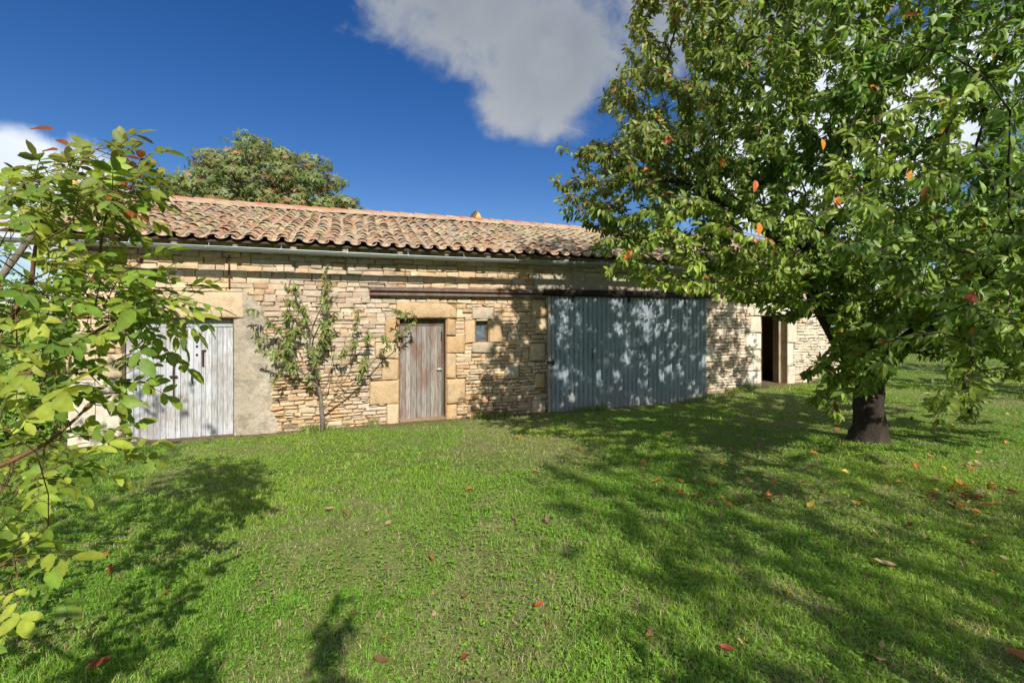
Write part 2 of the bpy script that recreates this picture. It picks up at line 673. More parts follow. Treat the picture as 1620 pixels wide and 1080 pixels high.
def bigs():
    pale = srgb(218, 205, 180)
    oc = srgb(206, 172, 120)
    oc2 = srgb(200, 160, 105)
    lt = srgb(214, 186, 142)
    L = [('lintel', .30, 2.36, 1.97, 2.40, .012, srgb(212, 184, 142)),
         ('quoin', 0.0, .66, -.30, .21, .012, pale), ('quoin', -.005, .665, .215, .80, .02, srgb(222, 208, 186)),
         ('quoin', .0, .62, .805, 1.02, .004, pale), ('quoin', .03, .67, 1.025, 1.42, .015, srgb(208, 186, 140)),
         ('quoin', 0.0, .60, 1.425, 1.70, .008, lt), ('quoin', 0.0, .67, 1.705, 1.965, .012, lt),
         ('quoin', 0.0, .62, 2.78, 3.02, .01, srgb(226, 200, 150)), ('quoin', 0.0, .46, 2.5, 2.775, .01, lt),
         ('lintel', 4.87, 6.03, 1.955, 2.265, .02, oc),
         ('jamb_stone', 4.70, 4.925, -.15, .36, .012, lt), ('jamb_stone', 4.40, 4.92, .365, .80, .016, oc),
         ('jamb_stone', 4.62, 4.925, .805, 1.20, .010, oc), ('jamb_stone', 4.50, 4.915, 1.205, 1.52, .014, lt),
         ('jamb_stone', 4.68, 4.925, 1.525, 1.95, .008, oc2),
         ('jamb_stone', 5.825, 6.03, -.15, .28, .012, oc2), ('jamb_stone', 5.82, 6.20, .285, .78, .018, oc),
         ('jamb_stone', 5.825, 6.02, .785, 1.28, .012, oc), ('jamb_stone', 5.82, 6.20, 1.285, 1.61, .015, oc2),
         ('jamb_stone', 5.825, 6.01, 1.615, 1.945, .01, oc2),
         ('jamb_stone', 6.19, 6.405, 1.47, 1.925, .012, oc), ('jamb_stone', 6.685, 6.97, 1.47, 1.93, .014, oc),
         ('lintel', 6.34, 6.80, 1.94, 2.19, .008, srgb(196, 180, 152)), ('sill', 6.33, 6.78, 1.27, 1.465, .012, srgb(190, 172, 142)),
         ('jamb_stone', 7.62, 7.93, 1.98, 2.36, .014, oc), ('jamb_stone', 7.72, 7.93, 1.62, 1.97, .01, lt),
         ('jamb_stone', 7.55, 7.93, 1.06, 1.44, .016, lt), ('jamb_stone', 7.70, 7.93, .50, .80, .012, oc),
         ('jamb_stone', 7.62, 7.93, -.12, .24, .012, lt),
         ('lintel', 7.66, 12.35, 2.56, 2.86, .016, srgb(176, 166, 142)),
         ('jamb_stone', 12.02, 12.24, .0, .5, .012, lt), ('jamb_stone', 12.02, 12.36, .9, 1.3, .012, pale),
         ('jamb_stone', 12.02, 12.22, 1.7, 2.1, .012, pale),
         ('lintel', 13.62, 15.02, 2.01, 2.27, .02, srgb(226, 216, 190)),
         ('jamb_stone', 13.42, 13.865, .1, .62, .015, srgb(222, 214, 198)), ('jamb_stone', 13.60, 13.865, .625, 1.16, .012, srgb(215, 205, 185)),
         ('jamb_stone', 13.36, 13.865, 1.165, 1.58, .016, srgb(228, 220, 202)), ('jamb_stone', 13.5, 13.865, 1.585, 2.005, .012, pale),
         ('jamb_stone', 14.755, 15.02, .1, .70, .012, pale), ('jamb_stone', 14.755, 14.98, .705, 1.3, .012, srgb(222, 212, 194)),
         ('jamb_stone', 14.755, 15.1, 1.305, 2.005, .012, pale),
         ('threshold', 13.80, 14.84, .05, .235, .10, srgb(200, 190, 172)),
         ('stone_block', 7.02, 7.33, .72, .98, .014, srgb(196, 184, 158)),
         ('quoin', 16.62, 17.105, .1, .6, .012, pale), ('quoin', 16.8, 17.105, .605, 1.1, .012, lt), ('quoin', 16.6, 17.105, 1.105, 1.6, .012, pale),
         ('quoin', 16.8, 17.105, 1.605, 2.1, .012, lt), ('quoin', 16.62, 17.105, 2.105, 2.6, .012, pale)]
    return L


BIG = bigs()


def stone_geo(m, s0, s1, z0, z1, front, depth, col, nu=7, nv=6, rnd=.008, jit=.006, gap=.004, bulge=.006, chip=None):
    """one stone: rounded front face, sides running back into the wall. y is negative in front."""
    s0, s1, z0, z1 = s0 + gap * 1.5, s1 - gap * 1.5, z0 + gap, z1 - gap
    w, h = s1 - s0, z1 - z0
    if w < .012 or h < .01:
        return
    r = min(rnd, w * .3, h * .34)

    def line(a, b, n):
        inner = np.linspace(a + r * 1.1, b - r * 1.1, max(n - 4, 1)) if n > 4 else np.array([])
        return np.concatenate([[a, a + r * .25], inner if len(inner) else [], [b - r * .25, b]])
    xs, zs = line(s0, s1, nu), line(z0, z1, nv)
    nx, nz_ = len(xs), len(zs)
    X, Z = np.meshgrid(xs, zs, indexing='ij')
    ex = np.minimum(X - s0, s1 - X) / r
    ez = np.minimum(Z - z0, z1 - Z) / r
    e = np.clip(np.minimum(ex, ez), 0, 1)
    Y = -(front - r * 1.1 * (1 - np.sqrt(1 - (1 - e) ** 2)))
    Y = Y - RNG.normal(0, bulge, Y.shape) * (e > .5) * .5
    border = np.zeros_like(X, bool)
    border[0], border[-1], border[:, 0], border[:, -1] = True, True, True, True
    Y = np.where(border, depth, Y)
    # crooked outline: bilinear corner jitter + small edge noise
    cj = RNG.normal(0, jit, (2, 2, 2))
    tu, tv = (X - s0) / w, (Z - z0) / h
    for k, arr in ((0, X), (1, Z)):
        arr += cj[0, 0, k] * (1 - tu) * (1 - tv) + cj[1, 0, k] * tu * (1 - tv) + cj[0, 1, k] * (1 - tu) * tv + cj[1, 1, k] * tu * tv
    X += RNG.normal(0, jit * .35, X.shape) * (~border)
    Z += RNG.normal(0, jit * .35, X.shape) * (~border)
    if chip:
        chip(X, Z)
    v = np.stack([X, Y, Z], -1).reshape(-1, 3)
    i = np.arange(nx - 1)[:, None] * nz_ + np.arange(nz_ - 1)[None]
    q = np.stack([i, i + nz_, i + nz_ + 1, i + 1], -1).reshape(-1, 4)
    m.add(v, None, q, col)


def stone_colour(s, z):
    pal = [srgb(210, 176, 122), srgb(204, 166, 108), srgb(216, 190, 146), srgb(194, 160, 112), srgb(208, 184, 148), srgb(184, 150, 106), srgb(198, 180, 152)]
    c = (pal[RNG.integers(len(pal))] * .6 + srgb(212, 184, 140) * .4) * RNG.uniform(.84, 1.10)
    g = float(NZ.fbm(s, z, .55))
    grey = smooth((g - .48) / .16) * .42
    if 2.6 < s < 4.9 and z > .75:
        grey = max(grey, .42 * smooth((z - .7) / .3))
    if s > 12.0:
        c = c * .35 + srgb(222, 212, 192) * RNG.uniform(.85, 1.08) * .65
        grey *= .35
    lum = c.mean()
    c = c * (1 - grey) + np.array([1.04, 1.0, .92]) * lum * .86 * grey
    if RNG.random() < .06:
        c = c * np.array([1.05, .82, .62])
    if z < .22 and s < 13:
        # mud splashed up from the ground, in drifts
        k = float(np.clip(NZ.fbm(s, z, 1.7) * 2.2 - .75, 0, 1)) * .55
        c = c * (1 - k) + srgb(120, 98, 70) * k
    return (c * .72 + c.mean() * .28) * np.array([1.0, .975, .965]) * .95


def free_cells(z0, z1, rects):
    """cut one course by rectangles: yields (s0, s1, za, zb) runs that stay free"""
    br = sorted({0.0, BARN_W} | {r[0] for r in rects} | {r[1] for r in rects})
    runs = []
    for a, b in zip(br[:-1], br[1:]):
        if b - a < 1e-6:
            continue
        segs = [(z0, z1)]
        for r in rects:
            if r[0] <= a + 1e-6 and r[1] >= b - 1e-6:
                ns = []
                for (p, q) in segs:
                    if r[3] <= p or r[2] >= q:
                        ns.append((p, q))
                    else:
                        if r[2] - p > .022:
                            ns.append((p, r[2]))
                        if q - r[3] > .022:
                            ns.append((r[3], q))
                segs = ns
        for sg in segs:
            for k in range(len(runs) - 1, -1, -1):
                if abs(runs[k][1] - a) < 1e-6 and runs[k][2:] == sg:
                    runs[k] = (runs[k][0], b) + sg
                    break
            else:
                runs.append((a, b) + sg)
    return runs


def build_wall():
    op = list(OPEN.values())
    rects = op + [(b[1], b[2], b[3], b[4]) for b in BIG] + [(2.21, 2.36, 1.0, 1.96)]
    m = MB()
    hr = np.random.default_rng(50)
    tab = hr.random((80, 400))

    def hz(c, x):
        # the bed joint jogs from stone to stone
        return (tab[c % 80, int(x * 4.2) % 400] - .5) * .024
    z = -.30
    top = 3.27
    ci = 0
    while z < top - .03:
        if z < .95:
            h = RNG.uniform(.050, .088)
        elif z < 2.2:
            h = RNG.uniform(.062, .10)
        else:
            h = RNG.uniform(.085, .135)
        z1 = min(z + h, top)
        ci += 1
        for (a, b, za, zb) in free_cells(z, z1, rects):
            s = a
            while s < b - 1e-4:
                w = RNG.uniform(.09, .27) if z < 2.4 else RNG.uniform(.11, .30)
                w *= .75 + .5 * (zb - za) / .09
                e = s + w
                if b - e < .10:
                    e = b
                mid = .5 * (s + e)
                low = .016 * math.sin(mid * 1.3 + z * 2)
                lo = low + (hz(ci, mid) if abs(za - z) < 1e-6 else 0)
                hi = low + (hz(ci + 1, mid) if abs(zb - z1) < 1e-6 else 0)
                deep = z < .9 or (mid > 12 and z < 2)
                fl = RNG.normal(.0, .008 if deep else .004)
                gp = RNG.uniform(.004, .0085) if deep else RNG.uniform(.0022, .0048)
                lay = [(za + lo, zb + hi)]
                if zb + hi - za - lo > .075 and RNG.random() < (.16 if z < .8 else (.04 if mid < 12 else .12)):
                    k = za + lo + (zb + hi - za - lo) * RNG.uniform(.38, .62)
                    lay = [(za + lo, k), (k, zb + hi)]
                for (p, q) in lay:
                    stone_geo(m, s, e, p, q, fl + RNG.normal(0, .003), .06, stone_colour(mid, za), rnd=RNG.uniform(.007, .013) if deep else RNG.uniform(.004, .008),
                              jit=.008 if deep else .005, gap=gp, bulge=.016 if deep else .009)
                s = e
        z = z1
    m.build('stone_facing', STONE, barn)
    # core of the wall with the real openings through it
    sb = sorted({0.0, BARN_W} | {o[0] for o in op} | {o[1] for o in op})
    zb = sorted({-.4, 3.30} | {o[2] for o in op} | {o[3] for o in op})
    core = MB()
    y0, y1 = .040, .42
    mc = srgb(150, 124, 94)

    def is_open(a, b, c, d):
        return any(o[0] <= a + 1e-6 and o[1] >= b - 1e-6 and o[2] <= c + 1e-6 and o[3] >= d - 1e-6 for o in op)
    for a, b in zip(sb[:-1], sb[1:]):
        for c, d in zip(zb[:-1], zb[1:]):
            if is_open(a, b, c, d):
                continue
            for y in (y0, y1):
                core.add([(a, y, c), (b, y, c), (b, y, d), (a, y, d)], None, [(0, 1, 2, 3)], mc)
    for o in op:
        yy = -.006
        for p in ([(o[0], yy, o[2]), (o[0], y1, o[2]), (o[0], y1, o[3]), (o[0], yy, o[3])],
                  [(o[1], yy, o[2]), (o[1], y1, o[2]), (o[1], y1, o[3]), (o[1], yy, o[3])],
                  [(o[0], yy, o[3]), (o[0], y1, o[3]), (o[1], y1, o[3]), (o[1], yy, o[3])]):
            core.add(p, None, [(0, 1, 2, 3)], srgb(190, 168, 132))
    core.build('wall', MORTAR, barn, False)
    # gable walls, back wall, floor
    g = MB()
    sc = srgb(196, 168, 124)
    zr = EAVE_Z + (RIDGE_Y - EAVE_Y) * SLOPE - .12
    for s0, s1 in ((0.0, .42), (BARN_W - .42, BARN_W)):
        pr = [(.06, -.4), (BARN_D, -.4), (BARN_D, 3.24), (RIDGE_Y, zr), (.06, 3.24)]
        v = [(s, y, z) for s in (s0, s1) for (y, z) in pr]
        q = [(i, (i + 1) % 5, 5 + (i + 1) % 5, 5 + i) for i in range(5)]
        g.add(v, [(0, 1, 2), (0, 2, 3), (0, 3, 4), (5, 6, 7), (5, 7, 8), (5, 8, 9)], q, sc)
    g.box(.42, BARN_W - .42, BARN_D - .4, BARN_D, -.4, 3.22, sc)
    g.build('gable_wall', STONE, barn, False)
    fl = MB()
    fl.box(.42, BARN_W - .42, .42, BARN_D - .4, -.4, .02, srgb(95, 80, 62))
    fl.build('earth_floor', MORTAR, barn, False)
    for (nm, s0, s1, z0, z1, pr, c) in BIG:
        b = MB()
        c = (c * .74 + c.mean() * .26) * .84
        chip = None
        if nm == 'lintel' and abs(s0 - 4.87) < .01:
            def chip(X, Z):
                k = smooth((X - 5.80) / .2)
                Z -= k * .13 * smooth((Z - 2.05) / .2) * ((X - 5.8) / .22)
        stone_geo(b, s0, s1, z0, z1, pr * .55 + .002 if nm != 'threshold' else pr, .10, c * RNG.uniform(.93, 1.05), nu=max(6, min(22, int((s1 - s0) / .09) + 5)), nv=max(6, int((z1 - z0) / .08) + 4),
                  rnd=.020, jit=.010, gap=.003, bulge=.010, chip=chip)
        b.build(nm, STONE, barn)


def build_render_patch():
    """old lime render beside the white door, broken edge to the right"""
    m = MB()
    ns, nz_ = 46, 110
    left = 2.225
    zz = np.linspace(-.3, 2.42, nz_)
    t = np.linspace(0, 1, ns)
    rng = np.random.default_rng(5)
    base = np.interp(zz, [-.3, .2, .7, 1.0, 1.35, 1.6, 1.9, 2.2, 2.42], [2.93, 2.88, 2.78, 2.84, 2.9, 2.72, 2.70, 2.58, 2.37])
    edge = base + .11 * (NZ.fbm(zz * 0, zz, 3.0, 4) - .5) * 2 + rng.normal(0, .014, nz_)
    S = left + t[None] * (edge - left)[:, None]
    lmin = np.where(zz > 1.955, 2.362, left)
    S = lmin[:, None] + t[None] * np.maximum(edge - lmin, .01)[:, None]
    Zm = np.repeat(zz[:, None], ns, 1)
    Y = -.026 - .018 * NZ.fbm(S, Zm, 3, 3) - .014 * NZ.fbm(S, Zm, 12, 2)
    Y = Y + .045 * smooth((t[None] - .80) / .2) ** 1.5
    Y[:, -1] = .03
    Y[:, 0] = .03
    S[:, 1] = S[:, 0] + .004
    c = srgb(166, 156, 140) * (0.85 + .35 * NZ.fbm(S, Zm, 1.6, 3)[..., None])
    k = smooth((NZ.fbm(S + 9, Zm, 2.4, 3) - .55) / .15)[..., None]
    c = c * (1 - k * .6) + srgb(140, 132, 122) * k * .6
    v = np.stack([S, Y, Zm], -1).reshape(-1, 3)
    i = np.arange(nz_ - 1)[:, None] * ns + np.arange(ns - 1)[None]
    q = np.stack([i, i + 1, i + ns + 1, i + ns], -1).reshape(-1, 4)
    m.add(v, None, q, c.reshape(-1, 3))
    m.build('render_patch', PLASTER, barn)


def planks(m, s0, s1, z0, z1, y, n, th=.024, gap=.004, ragged=0.0, shade=.15):
    e = np.linspace(s0, s1, n + 1)
    e[1:-1] += RNG.normal(0, (s1 - s0) / n * .10, n - 1)
    for a, b in zip(e[:-1], e[1:]):
        k = RNG.uniform(1 - shade, 1 + shade * .5)
        dy = RNG.normal(0, .003)
        m.box(a + gap / 2, b - gap / 2, y + dy, y + th + dy, z0 + RNG.uniform(0, ragged), z1, (k, k, k * RNG.uniform(.97, 1.02)), bev=.003)


def build_doors():
    # white double door
    o = OPEN['white']
    y = .115
    d = MB()
    planks(d, o[0] + .01, 1.695, o[2], o[3] - .005, y, 11, ragged=.0)
    dl = d.build('door', WHITE, barn, False)
    dl['label'] = 'wide left leaf of peeling white boards'
    d = MB()
    planks(d, 1.705, o[1] - .01, o[2], o[3] - .005, y + .004, 6)
    dr = d.build('door', WHITE, barn, False)
    dr['label'] = 'narrow right leaf of peeling white boards'
    b = MB()
    b.box(1.63, 1.725, y - .022, y - .003, -.2, 1.84, (.98, .98, 1), bev=.004)
    b.build('batten', WHITE, dl, False)
    hz = MB()
    hz.box(o[0] + .01, o[1] - .01, y - .012, y - .001, 1.82, 1.945, (.80, .82, .86), bev=.003)
    hz.build('top_rail', WHITE, barn, False)
    la = MB()
    rust = srgb(70, 48, 38)
    la.box(1.332, 1.354, y - .022, y - .002, .62, 1.22, rust * .9, jit=.003, bev=.004)
    la.box(1.29, 1.40, y - .045, y - .03, 1.0, 1.03, rust, bev=.004)
    la.box(1.335, 1.352, y - .055, y - .03, .95, 1.12, rust, bev=.004)
    la.build('latch', IRON, dl)
    hd = MB()
    hd.tube([(1.605, y - .004, 1.10), (1.605, y - .045, 1.08), (1.602, y - .05, 1.0), (1.60, y - .045, .92), (1.60, y - .004, .90)], .010, 6, rust)
    hd.box(1.585, 1.625, y - .006, y - .001, 1.08, 1.13, srgb(150, 90, 60), bev=.002)
    hd.build('handle', IRON, dl)
    for z in (1.36, 1.50):
        kn = MB()
        kn.tube([(1.67, y - .021, z), (1.67, y - .035, z)], .018, 8, rust * .6)
        kn.build('keyhole_plate', IRON, dl)
    bl = MB()
    bl.box(1.735, 1.765, y - .014, y + .002, 1.16, 1.42, rust * .8, jit=.002, bev=.003)
    bl.box(1.735, 1.80, y - .016, y - .004, 1.41, 1.44, rust, bev=.003)
    bl.build('bolt', IRON, dr)
    # middle board door
    o = OPEN['mid']
    y = .10
    d = MB()
    planks(d, o[0] + .012, o[1] - .055, .03, o[3] - .135, y, 8, ragged=.02, shade=.25)
    md = d.build('door', OLDWOOD, barn, False)
    md['label'] = 'single door of grey weathered boards'
    d = MB()
    d.box(o[0] + .012, o[1] - .012, y + .012, y + .05, o[3] - .13, o[3] - .004, (.45, .42, .36), bev=.004)
    d.box(o[1] - .05, o[1] - .012, y + .02, y + .07, -.1, o[3] - .135, (.5, .46, .42), bev=.004)
    d.build('door_frame', OLDWOOD, barn, False)
    d = MB()
    zc = srgb(205, 205, 205)
    d.box(5.66, 5.735, y - .012, y - .002, .94, .985, zc, bev=.003)
    d.tube([(5.645, y - .03, .965), (5.76, y - .03, .962)], .012, 7, zc)
    d.build('handle', GUTTER, md)
    d = MB()
    d.box(5.735, 5.76, y - .012, y + .0, 1.52, 1.70, srgb(60, 50, 45), bev=.003)
    d.build('hinge', IRON, md)
    d = MB()
    d.box(o[0], o[1], .02, .3, -.15, .045, srgb(130, 112, 86), bev=.01)
    d.build('door_sill', STONE, barn)
    # window
    o = OPEN['win']
    w = MB()
    y = .10
    c = (.55, .5, .45)
    w.box(o[0] + .001, o[0] + .028, y, y + .05, o[2] + .001, o[3] - .001, c)
    w.box(o[1] - .028, o[1] - .001, y, y + .05, o[2] + .001, o[3] - .001, c)
    w.box(o[0] + .028, o[1] - .028, y + .002, y + .05, o[2] + .001, o[2] + .03, c)
    w.box(o[0] + .028, o[1] - .028, y + .002, y + .05, o[3] - .03, o[3] - .001, c)
    wf = w.build('window', OLDWOOD, barn, False)
    g = MB()
    g.box(o[0] + .03, o[1] - .03, y + .02, y + .026, o[2] + .032, o[3] - .032)
    g.build('pane', GLASS, wf, False)
    # corrugated sliding door, hanging in front of the wall
    s0, s1, z0, z1 = 7.98, 12.07, -.10, 2.415
    pitch, amp = .110, .021
    xs = np.arange(s0, s1 + .001, pitch / 8)
    zs = np.array([z0, .3, .9, 1.5, 2.0, z1])
    m = MB()
    for (p, q, yo) in ((0, 1, 0.0),):
        X, Z = np.meshgrid(xs, zs, indexing='ij')
        sheet = np.floor((X - s0) / .82)
        Y = -.085 + amp * np.sin((X - s0) / pitch * 2 * math.pi) - .007 * (sheet % 2) + .006 * (NZ(X, Z, 1.3) - .5)
        Zr = np.where(Z < 0, Z + .03 * (NZ(X, Z, 3) - .5) + .02 * np.sin(sheet * 2.4), Z)
        for side in (0, .0022):
            v = np.stack([X, Y + side, Zr], -1).reshape(-1, 3)
            n = len(zs)
            i = np.arange(len(xs) - 1)[:, None] * n + np.arange(n - 1)[None]
            m.add(v, None, np.stack([i, i + n, i + n + 1, i + 1], -1).reshape(-1, 4))
    sl = m.build('sliding_door', ZINC, barn)
    e = MB()
    e.box(s0 - .035, s0 + .012, -.105, -.066, z0 + .02, z1, (1.6, 1.5, 1.3), bev=.004)
    e.build('door_edge_post', OLDWOOD, sl, False)
    h = MB()
    rust = srgb(60, 52, 48)
    h.tube([(8.95, -.10, 1.30), (8.95, -.15, 1.28), (8.95, -.155, 1.18), (8.95, -.15, 1.08), (8.95, -.10, 1.06)], .011, 6, rust)
    h.build('handle', IRON, sl)
    h = MB()
    h.box(7.90, 8.08, -.13, -.108, 1.02, 1.06, rust, bev=.004)
    h.tube([(8.04, -.13, 1.1), (8.04, -.15, 1.04), (8.04, -.13, .98)], .012, 6, rust)
    h.build('latch', IRON, sl)
    bk = MB()
    for z in (.35, 1.2, 2.1):
        bk.box(s0 + .02, s1 - .02, -.068, -.035, z, z + .09, (.7, .65, .6))
    bk.build('back_rail', OLDWOOD, sl, False)
    # the beam and rail it slides on
    b = MB()
    b.box(4.40, 7.82, -.10, -.012, 2.385, 2.455, (1.25, 1.15, 1.05), jit=.004, bev=.008)
    b.box(4.40, 7.82, -.145, -.014, 2.459, 2.535, (1.0, .92, .92), jit=.003, bev=.008)
    b.build('door_beam', DARKWOOD, barn, False)
    b = MB()
    ru = srgb(54, 43, 39)
    b.box(7.83, 12.30, -.16, -.03, 2.515, 2.545, ru, bev=.004)
    b.box(7.83, 12.30, -.172, -.160, 2.43, 2.545, ru * .8, bev=.003)
    b.box(7.83, 12.30, -.044, -.03, 2.43, 2.514, ru * .6, bev=.003)
    b.build('door_rail', IRON, barn)
    for s in (8.5, 9.9, 11.4):
        r = MB()
        r.box(s - .03, s + .03, -.11, -.10, 2.30, 2.5, ru, bev=.003)
        r.build('roller_hanger', IRON, sl)
    # wall tie rod
    t = MB()
    t.tube([(2.16, -.012, 3.02), (2.155, -.03, 2.96), (2.16, -.032, 2.70), (2.162, -.03, 2.5), (2.16, -.012, 2.46)], .013, 6, srgb(110, 64, 44))
    t.build('iron_tie', IRON, barn)
    # right doorway: board standing in the reveal
    d = MB()
    d.box(14.66, 14.732, .17, .205, .24, 1.97, (1.2, 1.1, .95), bev=.004)
    d.build('door_frame', OLDWOOD, barn, False)


def tile_strip(m, sc, pts_y, flip, rad0, rad1, lift, col, seg=6, th=.012):
    """one canal tile: half cone from (y0) lower end to (y1) upper end"""
    y0, y1 = pts_y
    n = seg + 1
    th_a = np.linspace(0, math.pi, n)
    v = []
    for rr_off in (0, -th):
        for (y, r, up) in ((y0, rad0, lift), (y1, rad1, 0.0)):
            zp = EAVE_Z + (y - EAVE_Y) * SLOPE + up
            r2 = r + rr_off
            x = np.cos(th_a) * r2
            z = np.sin(th_a) * r2 * .82
            if flip:
                z = -z * .62 + r * .6
            v.append(np.stack([sc + x, np.full(n, y), zp + z], -1))
    v = np.concatenate(v)
    q = []
    for j in range(seg):
        q.append((j, j + 1, n + j + 1, n + j))
        q.append((2 * n + j, 3 * n + j, 3 * n + j + 1, 2 * n + j + 1))
        q.append((j, 2 * n + j, 2 * n + j + 1, j + 1))
    for j in (0, n - 1):
        q.append((j, n + j, 3 * n + j, 2 * n + j))
    m.add(v, None, q, col)


def tile_colour(s, k):
    f = float(NZ.fbm(s * .8, k * .45, .5))
    g = float(NZ.fbm(s + 40, k * .6, .33))
    terra, pink, ochre, grey, dark = srgb(170, 112, 84), srgb(184, 146, 122), srgb(168, 152, 108), srgb(164, 152, 134), srgb(104, 88, 76)
    if s < 4.5:
        w = [.26, .22, .38, .10, .04]
    elif s < 8:
        w = [.24, .24, .14, .26, .12]
    else:
        w = [.10, .14, .34, .32, .10]
    if k == 0:
        w = [.55, .28, .03, .12, .02]
    elif k == 1:
        w = [.38, .28, .14, .14, .06]
    w = np.array(w)
    w[2] *= .5 + 1.2 * f
    w[3] *= .5 + 1.2 * g
    w /= w.sum()
    c = (terra, pink, ochre, grey, dark)[RNG.choice(5, p=w)]
    c = c * .68 + srgb(158, 136, 112) * .32
    c = c * .82 + c.mean() * .18
    c = c * (.72 + .5 * float(NZ.fbm(s * 1.3 + 7, k * .7, .8)))
    return c * .93 * RNG.uniform(.80, 1.14) * np.array([1, RNG.uniform(.94, 1.05), RNG.uniform(.9, 1.06)])


def build_roof():
    s_a, s_b = -.52, 17.5
    pitch = .252
    ncol = int((s_b - s_a) / pitch)
    slope_len = RIDGE_Y - EAVE_Y - .06
    ncourse = 14
    st = slope_len / ncourse
    m = MB()
    ch = MB()
    for i in range(ncol + 1):
        s = s_a + i * pitch
        for k in range(ncourse):
            y = EAVE_Y + k * st
            dx = RNG.normal(0, .013) + .018 * math.sin(i * .7 + k * .5)
            tile_strip(m, s + dx, (y + RNG.normal(0, .022), min(y + st * 1.32, RIDGE_Y)), False, .098 + RNG.normal(0, .004), .080, .020 + RNG.normal(0, .006), tile_colour(s, k))
        if i < ncol:
            for k in range(ncourse):
                y = EAVE_Y - .03 + k * st
                c = tile_colour(s + .1, k) * 1.0
                if k == 0:
                    c = srgb(176, 154, 130) * RNG.uniform(.8, 1.05)
                tile_strip(ch, s + pitch / 2 + RNG.normal(0, .008), (y, min(y + st * 1.3, RIDGE_Y)), True, .092, .104, .012, c, th=.012)
    m.build('roof', TILE, barn)
    ch.build('channel_tiles', TILE, barn)
    # rear slope: the same tiles, simply rowed
    r = MB()
    zr = EAVE_Z + (RIDGE_Y - EAVE_Y) * SLOPE
    xs = np.arange(s_a - .1, s_b + .12, pitch / 6)
    yy = np.linspace(RIDGE_Y, RIDGE_Y * 2 - EAVE_Y, 13)
    X, Y = np.meshgrid(xs, yy, indexing='ij')
    Z = zr - (Y - RIDGE_Y) * SLOPE + .05 * np.cos((X - s_a) / pitch * 2 * math.pi) + .02
    cc = np.array([tile_colour(x, 5) for x in X.ravel()])
    n = len(yy)
    i = np.arange(len(xs) - 1)[:, None] * n + np.arange(n - 1)[None]
    r.add(np.stack([X, Y, Z], -1).reshape(-1, 3), None, np.stack([i, i + n, i + n + 1, i + 1], -1).reshape(-1, 4), cc)
    r.build('rear_roof', TILE, barn)
    # boards under the tiles
    b = MB()
    th = .022
    for (ya, yb, sg) in ((EAVE_Y + .03, RIDGE_Y, 1), (RIDGE_Y, 2 * RIDGE_Y - EAVE_Y - .03, -1)):
        za = EAVE_Z + ((ya - EAVE_Y) if sg > 0 else (RIDGE_Y - EAVE_Y)) * SLOPE - .02
        zb = EAVE_Z + ((RIDGE_Y - EAVE_Y) if sg > 0 else .03) * SLOPE - .02
        v = [(x, y, z + o) for x in (s_a - .08, s_b + .08) for (y, z) in ((ya, za), (yb, zb)) for o in (0, -th)]
        b.add(v, None, [(0, 1, 3, 2), (4, 6, 7, 5), (0, 4, 5, 1), (2, 3, 7, 6), (0, 2, 6, 4), (1, 5, 7, 3)], (.55, .48, .42))
    b.build('roof_boards', DARKWOOD, barn, False)
    # rafters
    s = -.30
    while s < 17.4:
        f = MB()
        w = RNG.uniform(.045, .06)
        pts = [(s + RNG.normal(0, .01), y, EAVE_Z + (y - EAVE_Y) * SLOPE - .045 - w) for y in (EAVE_Y + .07, .0, .6, RIDGE_Y)]
        f.tube(pts, [w * .92, w, w, w], 7, (1.25, 1.18, 1.05), rough=.08)
        f.build('rafter', RAFTER, barn)
        s += RNG.uniform(.80, .92)
    # ridge: mortar bed with ridge tiles laid along it
    mo = MB()
    xs = np.arange(s_a - .05, s_b + .06, .12)
    for sgn in (-1, 1):
        for i in range(len(xs) - 1):
            pass
    prof = [(-.20, .015), (-.15, .085), (-.05, .125), (.05, .125), (.15, .085), (.20, .015)]
    V_ = []
    for x in xs:
        sag = -.012 * math.sin(x * .7)
        for (py, pz) in prof:
            V_.append((x, RIDGE_Y + py + RNG.normal(0, .012), zr + pz + sag + RNG.normal(0, .012)))
    np_ = len(prof)
    q = [(i * np_ + j, (i + 1) * np_ + j, (i + 1) * np_ + j + 1, i * np_ + j + 1) for i in range(len(xs) - 1) for j in range(np_ - 1)]
    mo.add(V_, None, q, srgb(160, 142, 122))
    mo.build('ridge_mortar', PLASTER, barn)
    rt = MB()
    x = s_a - .1
    while x < s_b:
        ln = .42
        c = (srgb(178, 108, 78), srgb(186, 136, 110), srgb(170, 128, 100))[RNG.integers(3)] * RNG.uniform(.85, 1.1)
        n = 8
        a = np.linspace(.12, math.pi - .12, n)
        sag = -.012 * math.sin(x * .7)
        v = []
        for off in (0, -.014):
            for (xx, rr, up) in ((x, .125, .014), (x + ln * 1.12, .108, 0)):
                v.append(np.stack([np.full(n, xx), RIDGE_Y + np.cos(a) * (rr + off), zr + .045 + sag + up + np.sin(a) * (rr + off)], -1))
        v = np.concatenate(v)
        qq = []
        for j in range(n - 1):
            qq += [(j, j + 1, n + j + 1, n + j), (2 * n + j, 3 * n + j, 3 * n + j + 1, 2 * n + j + 1), (j, 2 * n + j, 2 * n + j + 1, j + 1)]
        rt.add(v, None, qq, c)
        x += ln
    rt.build('ridge', TILE, barn)
    # pointed stone stack showing behind the ridge
    c = MB()
    s, y, z = 7.66, 4.7, zr - .5
    yel = srgb(205, 172, 104)
    w, dd = .20, .3
    v = [(s - w, y - dd, z), (s + w, y - dd, z), (s + w, y + dd, z), (s - w, y + dd, z),
         (s - w, y - dd, z + .62), (s + w, y - dd, z + .62), (s + w, y + dd, z + .62), (s - w, y + dd, z + .62),
         (s - .02, y - dd, z + 1.0), (s + .035, y - dd, z + .98), (s + .035, y + dd, z + .98), (s - .02, y + dd, z + 1.0)]
